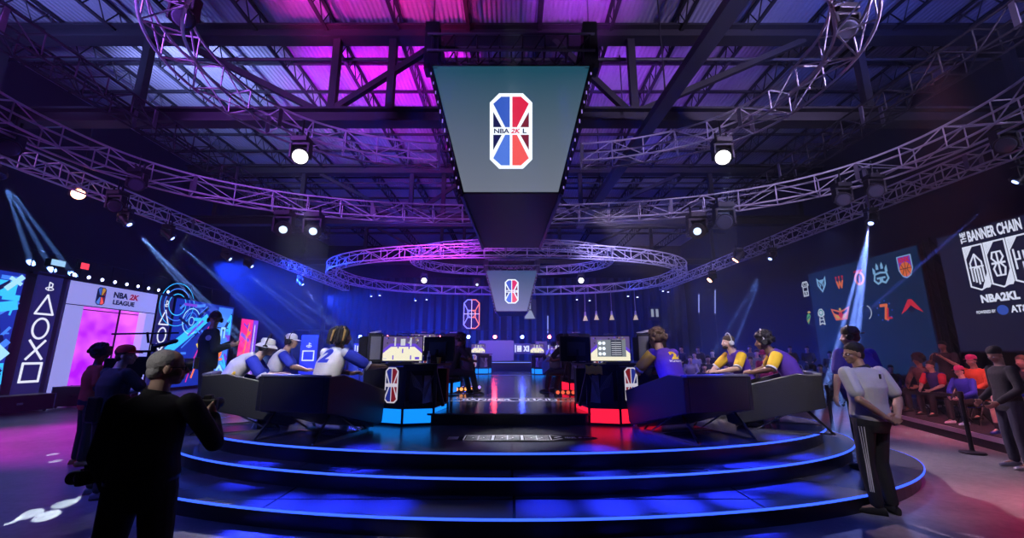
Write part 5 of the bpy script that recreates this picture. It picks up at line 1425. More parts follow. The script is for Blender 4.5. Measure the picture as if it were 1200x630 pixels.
def glasses(t, q):
    b = MB()
    for s in (-1, 1):
        b.path([q(s * .034 + .022 * math.cos(a), .098 - abs(s * .034 + .022 * math.cos(a)) * .15, .0 + .016 * math.sin(a)) for a in [2 * PI * k / 14 for k in range(14)]], .0025, 6, True)
        b.tube(q(s * .056, .09, .004), q(s * .08, .0, .006), .0025, 6)
    b.tube(q(-.012, .098, .003), q(.012, .098, .003), .0025, 6); b.build('glasses', M_black, t, world=False)
def pose(base, **k): P = dict(base); P.update(k); return P
# ================================================================= THE CAST
R_ = math.radians
F_blk = fab('black', (.018, .018, .024)); F_blk2 = fab('charcoal', (.03, .03, .04)); F_white = fab('white', (.62, .62, .66)); F_blue = fab('royal_blue', (.03, .05, .55)); F_navy = fab('navy', (.03, .035, .16))
F_purple = fab('purple', (.09, .03, .38)); F_yel = fab('yellow', (.85, .55, .03)); F_org = fab('orange', (.75, .12, .04)); F_red = fab('red', (.6, .02, .04)); F_pink = fab('pink', (.7, .06, .22)); F_brown = fab('brown', (.1, .06, .05)); F_cream = fab('cream', (.62, .6, .62))
M_wshoe = mat('white_leather', (.7, .7, .75), .45)
def body_pt(t, p): return Matrix.Rotation(t.rotation_euler.z, 4, 'Z') @ V(p) * t.scale[0] + V(t.location)
# ---- 1 front man with grey hair
P = pose(STAND, look=(.85, .6, .0), head=(.02, .03, 1.64), shR=(.2, .0, 1.42), shL=(-.2, -.01, 1.42), elR=(.33, .1, 1.16), wrR=(.2, .3, 1.30), elL=(-.25, -.02, 1.12), wrL=(-.24, .1, .9),
         hdR=(-.45, .35, .6), plR=(.1, 1, .2), curl=1.0, knL=(-.15, .02, .5), anL=(-.17, 0, .085), knR=(.13, .02, .5), anR=(.15, 0, .085))
t, H, q, R, _ = person('grey haired person in a black shirt, back turned, raising a small camera at front left', (-2.17, 2.62, 0), R_(8), P, vox=.0075, skin='pale', shirt=F_blk, sleeve='long', trouser=fab('black_trousers', (.012, .012, .016)), hair=('thin', M_hairgry), fat=1.1, eyes=True, collar=F_blk, scale=.955, hem=-.02)
glasses(t, q); FM = t
b = MB(); P0 = V(P['pelvis']); b.loft([(P0 + V((0, 0, .02)), .186, .148, V((1, 0, 0)), V((0, 1, 0))), (P0 + V((0, 0, .06)), .186, .148, V((1, 0, 0)), V((0, 1, 0)))], 26); b.build('belt', M_blackm, t, smooth=True, world=False)
def stills_camera(label, loc, rot, s=1.0):
    t = thing('stills_camera', label, 'camera', (0, 0, 0), 0)
    MB().box((0, 0, 0), (.145, .07, .1)).build('camera_body', M_black, t, bevel=.012); MB().box((0, -.0, .065), (.06, .06, .04)).build('viewfinder', M_black, t, bevel=.008)
    MB().lathe((0, .03, 0), [(.036, 0), (.04, .02), (.04, .1), (.046, .12), (.046, .17), (.04, .17), (.036, .15)], 22, (0, 1, 0)).build('lens', M_blackm, t, smooth=True)
    MB().lathe((0, .1, 0), [(.0415, 0), (.0415, .012)], 22, (0, 1, 0)).build('zoom_ring', mat('ring_white', (.6, .6, .65), .4), t); MB().box((.06, .035, -.005), (.03, .03, .09)).build('grip', M_rubber, t, bevel=.008)
    MB().box((0, -.036, 0), (.08, .004, .055)).build('rear_screen', M_glassd, t); MB().lathe((-.045, 0, .05), [(.014, 0), (.014, .012)], 14).build('dial', M_chrome, t)
    t.location = loc; t.rotation_euler = rot; t.scale = (s,) * 3; return t
hp = body_pt(FM, (.12, .37, 1.37)); stills_camera('black stills camera in the raised hands of the grey haired person', hp, (0, 0, R_(12)), .8)
P = body_pt(FM, (-.36, .1, .98)); sc = stills_camera('black stills camera hanging at the left hip of the grey haired person', P, (R_(-8), 0, R_(70)), .85)
# ---- 2 cameraman with red cap
P = pose(STAND, look=(.8, .6, .05), head=(.03, .05, 1.63), elR=(.3, .16, 1.2), wrR=(.24, .42, 1.34), hdR=(-.1, .6, .4), plR=(-1, 0, 0), elL=(-.2, .2, 1.16), wrL=(.0, .42, 1.22), hdL=(.6, .5, .3), plL=(0, 0, 1), curl=.8, ftL=(.5, 1, 0), ftR=(.8, .6, 0), anR=(.16, -.05, .085), anL=(-.15, .05, .085))
t, H, q, R, _ = person('person in dark clothes and a red cap operating a shoulder video camera at the left', (-4.95, 5.32, 0), R_(-18), P, vox=.009, skin='pale', shirt=F_blk2, sleeve='short', trouser=fab('dark_jeans', (.02, .022, .035)), shoes=mat('grey_trainer', (.3, .32, .36), .6), hair=('short', M_hairbrn), fat=1.12, eyes=True)
cap_hat(t, q, R, F_red, 'cap'); CM = t
MB().box((-.02, -.155, 1.0), (.2, .06, .3)).build('belt_pack', M_blackm, t, world=False, bevel=.02)
def video_camera():
    t = thing('video_camera', 'black shoulder video camera with a long microphone, held by the red capped person', 'camera', (0, 0, 0), 0)
    MB().box((0, 0, 0), (.13, .34, .19)).build('camera_body', M_black, t, bevel=.015); MB().lathe((0, .17, .0), [(.045, 0), (.06, .03), (.06, .2), (.075, .22), (.075, .3), (.06, .3)], 22, (0, 1, 0)).build('lens', M_blackm, t, smooth=True)
    MB().box((0, .5, .02), (.16, .04, .13)).build('lens_hood', M_black, t, bevel=.008); MB().box((0, -.22, 0), (.1, .1, .16)).build('battery', M_black, t, bevel=.01)
    m = MB(); m.box((0, -.04, .15), (.03, .26, .025)).box((0, -.15, .12), (.03, .03, .06)).box((0, .07, .12), (.03, .03, .06)); m.build('top_handle', M_blackm, t, bevel=.005)
    MB().box((-.14, .1, .19), (.12, .05, .09)).build('monitor', M_black, t, bevel=.006); MB().box((-.14, .074, .19), (.1, .003, .07)).build('monitor_screen', glow('vf_screen', (.5, .6, .9), .8), t)
    MB().lathe((.0, .05, .24), [(.012, 0), (.012, .12)], 10, (0, -.2, 1)).build('microphone_mount', M_black, t)
    MB().tube((-.05, -.26, .33), (-.02, .3, .36), .01, 10).build('boom_tube', M_black, t, smooth=True); MB().lathe((.1, .1, .2), [(.018, 0), (.024, .03), (.024, .2), (.012, .22)], 14, (.3, 1, .35)).build('microphone', M_rubber, t, smooth=True)
    k = MB()
    for i in range(7): k.box((-.066, -.12 + i * .035, .02 + .03 * (i % 2)), (.006, .014, .012))
    k.build('buttons', mat('button_pale', (.6, .6, .65), .4), t); MB().box((0, -.05, -.11), (.11, .2, .04)).build('shoulder_pad', M_rubber, t, bevel=.01)
    return t
vc = video_camera(); vc.location = aty(162, 428, 5.72); vc.scale = (1.25,) * 3; vc.rotation_euler = (0, 0, R_(-50))
# ---- 3 companion in orange
P = pose(STAND, look=(.8, .5, 0), wrR=(.2, .22, 1.0), wrL=(-.18, .25, 1.0), ftL=(.4, 1, 0), ftR=(.7, .8, 0))
person('person in an orange shirt with a dark afro standing behind the camera operator', (-6.62, 6.75, 0), R_(-30), P, vox=.014, skin='dark', shirt=F_org, sleeve='short', trouser=F_blk, shoes=mat('neon_trainer', (.45, .5, .08), .5), hair=('afro', M_hairblk))
# ---- 4 presenter
P = pose(STAND, look=(1, .15, -.02), shR=(.15, .07, 1.42), shL=(-.15, -.07, 1.42), side=(.9, .3, 0), elR=(.26, .12, 1.14), wrR=(.2, .3, 1.2), elL=(-.2, .1, 1.14), wrL=(.02, .3, 1.24), hdR=(.1, 1, .25), hdL=(.5, 1, .1), plL=(0, 0, 1), plR=(-1, 0, .3), curl=.6)
t, H, q, R, _ = person('person in a black jacket and cap talking with raised hands left of the lounge chairs', (-5.85, 8.1, ZT), R_(-62), P, vox=.011, skin='tan', shirt=fab('black_jacket', (.02, .03, .035)), sleeve='long', trouser=F_blk, hair=('short', M_hairblk), fat=1.1, eyes=True, tight=.024, scale=1.02)
cap_hat(t, q, R, F_blk, 'cap'); headphones(t, q)
m = MB(); ar = Art((.13, .085, 1.31), (-.2, 1, 0), (0, 0, 1), [F_white]); ar.circ(0, 0, .035, 0, 20)
me = ar.mb.mesh('chest_patch', ar.mats)
ar2 = Art(V((-.12, .18, 1.33)), V((1, 0, 0)), V((0, 0, 1)), [F_white]);
# patch on the side turned to the viewer (right shoulder blade)
pa = Art(V((.32, .0, 1.33)), V((0, 1, 0)), V((0, 0, 1)), [F_white]); pa.circ(0, 0, .045, 0, 20).up()
o = obj('sleeve_patch', conform(pa, H['shirt'].data, .004), None, t, label='round white patch')
# ---- seated players
def number(t, H, txt, mats, at_, h, w, sub=None, N=(0, -1, 0), tilt=(0, 0, 1)):
    X = V(N).cross(V(tilt)) * -1; X.normalize()
    a = Art(at_, X, tilt, mats)
    if a.N.dot(V(N)) < 0: a = Art(at_, -X, tilt, mats)
    a.text(txt, 0, 0, h, 0, w=w, bold=.06)
    if sub: a.text(sub, 0, -h * .72, h * .26, 1 if len(mats) > 1 else 0, w=w * 1.7, bold=.03)
    o = obj('number', conform(a, H['shirt'].data, .004), None, t); return o
GAME = pose(SIT, pelvis=(0, -.06, .52), chest=(0, .04, .86), neck=(0, .14, 1.07), head=(0, .22, 1.22), look=(0, 1, -.15), shL=(-.2, .12, 1.02), shR=(.2, .12, 1.02), elL=(-.3, .3, .80), elR=(.3, .3, .80), wrL=(-.1, .5, .74), wrR=(.1, .5, .74), hdL=(.3, 1, .1), hdR=(-.3, 1, .1), plL=(.6, .2, -.6), plR=(-.6, .2, -.6), curl=.8,
            knL=(-.2, .42, .46), knR=(.2, .42, .46), anL=(-.2, .52, .085), anR=(.2, .52, .085))
P1 = pose(GAME, look=(.35, 1, -.1), elR=(.38, .36, .84), wrR=(.36, .62, .84), hdR=(-.1, 1, -.1), plR=(0, 0, -1), neck=(.04, .12, 1.08), head=(.06, .17, 1.24))
t, H, q, R, _ = person('player with dreadlocks in a white number 2 jersey, seated left of the blue-lit desk', (-3.0, 6.86, ZT - .06), R_(-28), P1, vox=.009, skin='brown', shirt=F_cream, sleeve='none', sleeve_m=F_blue, cuff=F_white, trouser=F_blk, shoes=M_wshoe, hair=('dreads', M_hairblk), fat=1.12, scale=1.06, hem=-.1)
number(t, H, '2', [F_blue], (.02, -.05, .985), .17, .17)
P2 = pose(GAME, chest=(0, .12, .83), neck=(0, .32, .99), head=(0, .44, 1.1), shL=(-.2, .28, .95), shR=(.2, .28, .95), elL=(-.26, .45, .7), elR=(.26, .45, .7), wrL=(-.1, .66, .72), wrR=(.1, .66, .72), look=(.1, 1, -.2))
t, H, q, R, _ = person('player in a white bucket hat and headphones leaning forward in the far left lounge chair', (-4.85, 7.25, ZT - .04), R_(-66), P2, vox=.01, skin='pale', shirt=F_cream, sleeve='none', sleeve_m=F_blue, cuff=F_white, trouser=F_blk, shoes=M_wshoe, hair=('short', M_hairblk), eyes=True, scale=1.04, hem=-.1)
bucket_hat(t, q, R, F_white); headphones(t, q, size=1.25); number(t, H, '7', [F_blue], (0, .1, .9), .18, .1, N=(0, -.8, .6), tilt=(0, .6, .8))
b = MB(); b.cap((.17, .02, .56), .03, (.16, .1, .76), .02); b.build('side_stripe', F_yel, t, world=False, smooth=True)
P2b = pose(GAME, look=(.3, 1, -.1))
t, H, q, R, _ = person('player in a white cap and headphones just behind the bucket hat player', (-4.75, 8.45, ZT + .0), R_(-66), P2b, vox=.014, skin='tan', shirt=F_cream, sleeve='none', sleeve_m=F_blue, trouser=F_blk, hair=('short', M_hairblk))
cap_hat(t, q, R, F_white, 'cap'); headphones(t, q)
P3 = pose(GAME, look=(-.1, 1, -.12), neck=(0, .16, 1.06), head=(.0, .22, 1.21))
t, H, q, R, _ = person('player with curly brown hair in a purple number 2 jersey beside the red-lit desk', (2.62, 6.98, ZT - .06), R_(28), P3, vox=.009, skin='tan', shirt=F_purple, sleeve='none', sleeve_m=F_yel, cuff=F_white, trouser=F_blk, shoes=M_wshoe, hair=('curly', mat('hair_curly', (.13, .075, .045), .7)), fat=1.1, scale=1.05, hem=-.1)
number(t, H, '2', [F_yel, F_white], (.03, -.05, 1.0), .1, .15, sub='Krome')
P4 = pose(GAME, chest=(0, .08, .85), neck=(0, .24, 1.04), head=(.0, .33, 1.17), shL=(-.2, .2, .99), shR=(.2, .2, .99), look=(0, 1, -.15))
t, H, q, R, _ = person('player with a dark afro in a purple number 1 jersey, far right lounge chair', (4.85, 7.3, ZT - .03), R_(64), P4, vox=.01, skin='brown', shirt=F_purple, sleeve='none', sleeve_m=F_yel, cuff=F_white, trouser=F_blk, shoes=M_wshoe, hair=('curly', M_hairblk), fat=1.05, scale=1.04, hem=-.1)
headphones(t, q, col=F_white, pad=M_black, size=1.2); number(t, H, '1', [F_yel, F_white], (0, .05, .93), .17, .07, sub='Snubby', N=(0, -.85, .5), tilt=(0, .5, .85))
P5 = pose(GAME, look=(0, 1, .0), shR=(.2, .1, 1.02))
t, H, q, R, _ = person('bearded player with white headphones in a purple jersey, in profile beyond the afro player', (4.65, 8.55, ZT - .02), R_(96), P5, vox=.011, skin='pale', shirt=F_purple, sleeve='none', sleeve_m=F_yel, cuff=F_white, trouser=F_blk, hair=('short', M_hairbrn), eyes=True)
headphones(t, q, col=F_white, pad=F_white, size=1.05)
b = MB(); b.ell(q(0, .05, -.07), (.05, .05, .04), R, 14, 8); b.build('beard', M_hairbrn, t, smooth=True, world=False)
# ---- white polo
P = pose(STAND, look=(-1, .25, -.05), head=(-.03, .05, 1.64), neck=(0, .01, 1.49), shL=(-.2, .03, 1.43), shR=(.2, -.03, 1.43), elL=(-.27, -.12, 1.16), elR=(.3, -.1, 1.16), wrL=(-.05, -.19, .99), wrR=(.1, -.2, .98), hdL=(1, .0, -.3), hdR=(-1, .0, -.35), plL=(0, -1, 0), plR=(0, -1, .2), curl=.9,
         knL=(-.1, .05, .5), anL=(-.1, .0, .085), knR=(.1, .05, .5), anR=(.1, 0, .085), ftL=(-.7, .8, 0), ftR=(.3, 1, 0))
t, H, q, R, _ = person('person in a white polo shirt and black striped track pants, hands clasped behind the back', (3.95, 4.78, 0), R_(14), P, vox=.0075, skin='tan', shirt=fab('white_polo', (.58, .58, .6)), sleeve='short', trouser=fab('track_pants', (.014, .014, .02)), shoes=M_rubber, hair=('short', M_hairblk), fat=1.12, eyes=True, tight=.022, collar=F_blk, hem=-.05, scale=1.01)
glasses(t, q); WP = t
b = MB(); b.box((.03, -.15, 1.40), (.018, .012, .05)); b.build('neck_label', M_black, t, world=False)
tr = H['trousers'].data; bv = BVHTree.FromPolygons([v.co for v in tr.vertices], [tuple(p.vertices) for p in tr.polygons])
for k in range(3):                                              # three stripes down the left leg
    vs = []; n = 26
    for i in range(n):
        z = .88 - i * .026; c = V((-.105, .02, z))
        for e in (-.0045, .0045):
            a_ = R_(198 + k * 13); d = V((math.cos(a_), math.sin(a_), 0)); sd = V((-d.y, d.x, 0)); o_ = c + d * .4 + sd * e
            h, n_, ii, ds = bv.ray_cast(o_, -d); vs.append((h + d * .004) if h else c + d * .1)
    b = MB(); b.add(vs, [(2 * i, 2 * i + 1, 2 * i + 3, 2 * i + 2) for i in range(n - 1)]); b.build('stripe', F_white, t, world=False)
b = MB(); b.cap((-.1, -.19, 1.0), .03, (-.07, -.2, 1.0), .03, 12)
# ---- navy shirt with headset
P = pose(STAND, look=(-.6, .8, -.1), elL=(-.32, .0, 1.14), wrL=(-.3, .08, .9), elR=(.32, 0, 1.14), curl=.6, shL=(-.23, 0, 1.42), shR=(.23, 0, 1.42), hdL=(0, .1, -1))
t, H, q, R, _ = person('large person in a navy shirt, cap and headset behind the white polo shirt', (4.66, 5.72, .192), R_(10), P, vox=.012, skin='pale', shirt=fab('violet_blue', (.05, .035, .3)), sleeve='short', trouser=F_blk, hair=('short', M_hairbrn), fat=1.4, scale=1.03, tight=.025)
cap_hat(t, q, R, mat('khaki_cap', (.1, .09, .06), .8), 'cap', back=True); headphones(t, q)
# ---- youth in black at the right edge
P = pose(STAND, look=(-.3, 1, -.5), wrR=(.2, .2, .95), wrL=(-.2, .25, .95), elL=(-.28, .02, 1.14))
person('youth in a black sweatshirt and white trainers looking down at the right edge', (7.55, 6.55, 0), R_(75), P, vox=.012, skin='tan', shirt=F_blk, sleeve='long', trouser=fab('dark_blue_jeans', (.025, .03, .06)), shoes=M_wshoe, hair=('short', M_hairblk), eyes=True, scale=1.0)
# ---- seated spectators in front
KID = pose(SIT, wrL=(-.12, .42, .62), wrR=(.12, .42, .62), curl=.6)
def seat(x, y, z, rz, label, s=1.0, **k):
    w, *_r = person(label, (x, y, z), R_(rz), KID, **dict(dict(vox=.014, scale=s, group=None), **k))
    c = SEAT0 if not SEAT0.get('u') else dup(SEAT0, (0, 0, 0)); SEAT0['u'] = 1
    c.location = (x + math.sin(R_(rz)) * .0, y, z); c.rotation_euler.z = R_(rz); c.scale = (s, s, .97 * s); return w, _r, c
seat(9.35, 7.98, .22, 100, 'seated child in a blue jersey and pale shorts nearest the youth in black', .86, skin='pale', shirt=F_blue, sleeve='short', trouser=F_cream, shorts=True, shoes=mat('blue_trainer', (.05, .1, .5), .5), hair=('short', mat('hair_red', (.4, .05, .02), .7)), sock=F_blk)
w, r_, c = seat(9.75, 9.15, .22, 98, 'seated child in a blue hoodie and a pink cap, second from the youth in black', .88, skin='pale', shirt=F_blue, sleeve='long', trouser=F_blk, shoes=M_wshoe, hair=('short', M_hairbrn)); cap_hat(w, r_[1], r_[2], F_pink, 'cap')
seat(10.35, 10.35, .22, 95, 'seated person in a dark shirt with red sleeves beyond the pink cap', .95, skin='tan', shirt=F_navy, sleeve='none', sleeve_m=F_red, trouser=F_blk, hair=('short', M_hairblk))
w, r_, c = seat(10.9, 9.9, .22, 98, 'seated person in an orange top and a pink cap in the second row', 1.05, skin='tan', shirt=F_org, sleeve='long', trouser=F_blk, hair=('short', M_hairblk)); cap_hat(w, r_[1], r_[2], F_pink, 'cap')
seat(10.7, 11.0, .22, 98, 'seated person in a brown jacket in the second row behind the dark shirt', 1.05, skin='brown', shirt=F_brown, sleeve='long', trouser=F_blk, hair=('afro', M_hairblk))
seat(10.5, 8.6, .22, 100, 'seated person in black in the second row behind the blue jersey child', 1.05, skin='tan', shirt=F_blk, sleeve='long', trouser=F_blk, hair=('short', M_hairbrn))
t = thing('folded_jacket', 'red and white jacket lying over the riser seats left of the dark shirted spectator', 'jacket', (9.85, 11.3, .66))
m = MB(); m.ell((9.85, 11.3, .72), (.3, .2, .07)).ell((9.7, 11.2, .7), (.2, .1, .06)); o = obj('jacket_body', remeshed(m, .02, 3), F_red, t); o.location = V((0, 0, 0)) - V(t.location)
m = MB(); m.path([(9.5, 11.1, .55), (9.65, 11.05, .72), (9.9, 11.08, .82), (10.1, 11.2, .78)], .03, 8); m.build('white_sleeve', F_cream, t, smooth=True)
dup(SEAT0, (9.9, 11.35, .22), R_(95))
# ---- dark crowd: simple figures, repeated
c1, *_ = person('distant seated spectator in dark clothes beyond the stage on the right', (6.6, 14.5, 0), R_(150), SIT, vox=.024, skin='tan', shirt=F_blk2, sleeve='long', trouser=F_blk, hair=('short', M_hairblk), group='dark crowd seated beyond the right lounge chairs')
c2, *_ = person('distant seated spectator in a pale top beyond the stage on the right', (7.4, 14.6, 0), R_(150), SIT, vox=.024, skin='pale', shirt=fab('crowd_grey', (.25, .25, .3)), sleeve='long', trouser=F_blk, hair=('short', M_hairbrn), group='pale topped spectators seated beyond the right lounge chairs')
rnd = random.Random(21)
for r in range(4):
    for k in range(9):
        if r == 0 and k < 2: continue
        x = 6.6 + k * .78 + rnd.uniform(-.12, .12); y = 14.5 + r * 1.25 + rnd.uniform(-.15, .15)
        if rnd.random() < .12: continue
        dup(c1 if rnd.random() < .7 else c2, (x, y, .0 + r * .22), R_(150 + rnd.uniform(-15, 15)), scale=rnd.uniform(.95, 1.05))
for r in range(1, 4):
    t = thing('crowd_step', 'dark carpeted step under the %s row of the distant right crowd' % ('second', 'third', 'last')[r - 1], 'step', (9.6, 14.6 + r * 1.25, 0))
    MB().box((9.7, 14.75 + r * 1.25, .11 * r), (7.2, 1.2, .22 * r - .004)).build('step_block', M_carpet, t); MB().box((9.7, 14.14 + r * 1.25, .22 * r - .02), (7.2, .02, .03)).build('step_edge', M_blackm, t)
t, H, q, R, _ = person('distant standing person with a pink hat and pink top behind the afro player', (6.95, 11.6, 0), R_(120), STAND, vox=.018, skin='pale', shirt=F_pink, sleeve='short', trouser=F_blk, hair=('short', M_hairbrn)); bucket_hat(t, q, R, F_pink)
# ---- standing figures around the second desks and the far side
s1, *_ = person('seated person in black beside the second left desk', (-1.5, 10.6, ZC), R_(-60), GAME, vox=.016, skin='brown', shirt=F_blk, sleeve='short', trouser=F_blk, hair=('curly', M_hairblk))
s2_, *_ = person('seated person in a dark hoodie farther back than the second left desk', (-1.35, 12.9, ZC), R_(60), GAME, vox=.016, skin='tan', shirt=F_blk2, sleeve='long', trouser=F_blk, hair=('short', M_hairblk))
dup(s1, (1.5, 11.2, ZC), R_(50), 'seated person in black at the second right desk')
st = thing('stool', 'black stool under the seated person beside the second left desk', 'stool', (0, 0, 0))
MB().lathe((0, 0, .38), [(.17, 0), (.18, .02), (.17, .05)], 18).build('seat', M_vinyl, st, smooth=True); MB().lathe((0, 0, 0), [(.2, 0), (.2, .02), (.03, .04), (.03, .38)], 16).build('pedestal', M_blackm, st, smooth=True)
st.location = (-1.5, 10.55, ZC); dup(st, (-1.35, 12.85, ZC), label='black stool under the person in the dark hoodie'); dup(st, (1.5, 11.15, ZC), label='black stool under the seated person at the second right desk')
f1, *_ = person('far seated player in white seen over the far lounge chair right of centre', (2.0, 19.5, ZC + .05), R_(12), GAME, vox=.02, skin='brown', shirt=F_white, sleeve='none', sleeve_m=F_white, trouser=F_blk, hair=('curly', M_hairblk))
dup(f1, (-3.0, 19.9, ZC + .05), R_(-20), 'far seated player in white over the far left lounge chair')
f2, *_ = person('far seated player in a red top, small, right of the far lounge chair', (3.1, 20.2, ZC + .05), R_(40), GAME, vox=.02, skin='brown', shirt=F_red, sleeve='short', trouser=F_blk, hair=('short', M_hairblk))
c3, *_ = person('distant dark standing person at the far end', (-9.5, 23, 0), R_(170), STAND, vox=.024, skin='tan', shirt=F_blk2, sleeve='long', trouser=F_blk, hair=('short', M_hairblk), group='dark people standing along the far end')
for x, y in ((-8.3, 23.4), (-6.2, 24), (6.0, 23.6), (7.4, 22.9), (8.4, 24), (10.1, 22.5), (-5.2, 22.8), (5.2, 24.2)): dup(c3, (x, y, 0), R_(150 + 10 * math.sin(x)))
# youth with glowing equipment in the stands on the right
t, H, q, R, _ = person('standing camera operator silhouetted under the right screens', (11.2, 10.9, .22), R_(110), pose(STAND, wrR=(.15, .3, 1.35), wrL=(-.1, .32, 1.35), elR=(.28, .12, 1.15), elL=(-.26, .12, 1.15)), vox=.018, skin='tan', shirt=F_blk, sleeve='short', trouser=F_blk, hair=('short', M_hairblk))

# ---- everything standing on the raised decks keeps its place relative to the deck edge
for o in [x for x in bpy.data.objects if x.parent is None and x.get('category')]:
    c = o['category']; L = o.location
    if L.z < .45 or not (4.5 < L.y < 25) or abs(L.x) > 6.2: continue
    if c in ('chair', 'desk', 'monitor', 'computer', 'keyboard', 'bottle', 'cup', 'cloth', 'stool') or o.name.startswith('light_bar'):
        far = .90 if c == 'chair' else .93
        z0 = ZC if L.y > 9 else ZT
        o.location = (L.x * KD, L.y * KD, z0 + (L.z - z0) * far); o.scale = V(o.scale) * far
    elif c == 'person':
        o.location = (L.x * KD, L.y * KD, L.z)
        if L.y < 9 and o.location.x > -5.2: o.scale = V(o.scale) * 1.07
# ================================================================= BEAMS, WASHES, HAZE
GR = (-6.0, 4.4, 0)
# left beams
beam(-4, 200, 6.0, [atx(84, 320, -16.9), atx(60, 314, -16.9), atx(36, 306, -16.9)], (.25, .5, 1), 500, 'beam lamp at the very left edge sending blue shafts down to the banner')
beam(146, 257, 5.6, [(-6.6, 13.6, 0), (-5.6, 12.6, 0), (-7.6, 14.2, 0)], (.3, .5, 1), 500, 'beam lamp on the left straight truss sending blue shafts right of the archway')
beam(196, 274, 5.6, [(-6.3, 17.5, 0), (-7.2, 18, 0)], (.3, .45, 1), 420, 'second beam lamp along the left straight truss')
beam(265, 300, 5.7, [(-4.8, 19.5, 0), (-6, 20, 0)], (.3, .45, 1), 350, 'third beam lamp along the left straight truss')
beam(291, 309, 5.7, [(-4.2, 20.5, 0)], (.3, .45, 1), 350, 'fourth beam lamp along the left straight truss')
beam(352, 330, 5.5, [(-6.5, 22.5, 0), (-7.4, 22, 0)], (.3, .5, 1), 400, 'fifth beam lamp along the left straight truss, near the far small oval')
beam(1022, 256, 5.6, [atz(955, 500, 0), atz(975, 512, 0), atz(990, 520, 0)], (.3, .45, 1), 1100, 'beam lamp under the right straight truss sending three bright blue shafts across the logo screen')
beam(905, 299, 5.6, [(6.2, 15.5, 0), (7.0, 15.2, 0)], (.2, .4, 1), 350, 'beam lamp along the right straight truss left of the logo screen')
beam(866, 300, 5.3, [(4.2, 17.5, 0)], (.5, .4, 1), 180, 'small beam lamp along the right straight truss, orange rim', L_warm)
beam(835, 325, 5.2, [(3.4, 19.5, 0), (4.5, 20.5, 0)], (.3, .4, 1), 260, 'farthest beam lamp along the right straight truss', L_warm)
beam(1199, 205, 5.9, [atx(1090, 300, 11)], (.15, .2, .9), 260, 'beam lamp beyond the right edge with a faint shaft across the banner screen')
# soft cones of the two bright round lamps
spot('cone_spot', PA + V((0, -.3, -.25)), PA + V((.6, .3, -4)), (.7, .6, 1), 5000, 24, .9)
spot('cone_spot', PB + V((0, -.3, -.25)), PB + V((-.5, .3, -4)), (.5, .55, 1), 5000, 24, .9)
for px in (332, 367, 817): p = atz(px, 269, 5.4); spot('cone_spot', p, p + V((.1, 0, -4)), (.4, .5, 1), 2400, 16, .8)
# roof washes (added uplights in mid-air, without fixtures)
def up(x, y, z, tx, ty, col, W, ang=75): spot('roof_wash', (x, y, z), (tx, ty, ZR), col, W, ang, .8, .15)
up(-2.5, 11.3, 8.6, -3.0, 14.0, (.8, .01, .9), 2600, 95)
up(-5.4, 11.3, 8.6, -5.8, 14.0, (.6, .01, 1), 2900, 90)
up(-6.0, 8.6, 9.0, -5.2, 9.3, (1, .02, .5), 1000, 85)
up(-2.2, 8.4, 9.0, -2.2, 9.2, (1, .02, .35), 900, 80)
up(2.2, 8.2, 9.0, 2.0, 9.2, (.6, .06, 1), 1008, 80)
up(3.5, 11.3, 8.6, 4.0, 14, (.4, .07, 1), 1008, 90)
up(7.0, 11.3, 8.2, 6.5, 14, (.3, .12, .8), 480, 90)
up(-11.0, 11.3, 8.4, -10.6, 13.6, (.3, .36, 1), 2600, 112)
up(-12.5, 7.5, 8.4, -12.0, 11, (.22, .25, 1), 1200, 100)
up(8.5, 6.5, 8.4, 8.6, 10.4, (.12, .16, 1), 1008, 80)
up(12.0, 6.5, 8.4, 12, 10.5, (.1, .12, .8), 720, 100)
up(-6, 16, 8.2, -6, 22, (.03, .05, 1), 624, 110)
up(6, 16, 8.2, 6, 22, (.03, .06, .9), 480, 110)
# truss washes from added lamps, no fixtures modelled
def wash(p, q, col, W, ang=60, rad=.3): return spot('wash_spot', p, q, col, W, ang, .8, rad)  # helper lamp, added with no fixture behind it
wash((-8.5, 2, 7.1), (-5.5, 9, 6.9), (.42, .12, 1), 5500, 80)
wash((8.0, 1.5, 7.1), (6, 9, 6.9), (.6, .45, 1), 5000, 76)
wash((-4, 15.5, 5.5), (-4, 22, 6.6), (.6, .05, 1), 2600, 90)
wash((4, 15.5, 5.5), (6.5, 22, 6.6), (.45, .38, 1), 2400, 80)
wash((0, 22.5, 3), (0, 31, 6.6), (.25, .2, .9), 900, 120)
wash((12.8, 3, 6.0), (11.5, 10, 6.3), (.7, .6, 1), 500, 60)
wash((-13.5, 6, 6.0), (-11.5, 13, 6.3), (.6, .2, 1), 700, 60)
# stage keys
wash((-1.5, 1.2, 6.6), (-3.6, 7.2, 1.3), (.95, .93, 1), 2600, 24, .12)
wash((1.5, 1.2, 6.6), (3.6, 7.2, 1.3), (1, .9, .95), 2600, 24, .12)
wash((-6.3, 2.6, 5.8), (-3.5, 7.3, .9), (.06, .13, 1), 500, 50, .2)
wash((6.3, 2.6, 5.8), (3.3, 6.5, .9), (.06, .1, 1), 420, 46, .2)
wash((-6.4, 12, 6.2), (-3, 6.6, .46), (.75, .75, .95), 1700, 30, .05)
wash((6.4, 12, 6.2), (3.4, 6.6, .46), (.75, .75, .95), 1700, 30, .05)
wash((-2.2, 3.0, 6.4), (2.1, 5.9, .9), (.02, .02, 1), 8000, 13, .1)
wash((-7.5, 3.4, 6.4), (-4.5, 6.6, .9), (.02, .05, 1), 2000, 15, .1)
wash((0, 4.4, 6.6), (.1, 5.76, .57), (.9, .9, 1), 1500, 15, .1)
wash((0, 6.4, 6.6), (0, 8.6, .75), (.8, .8, 1), 2200, 26, .1)
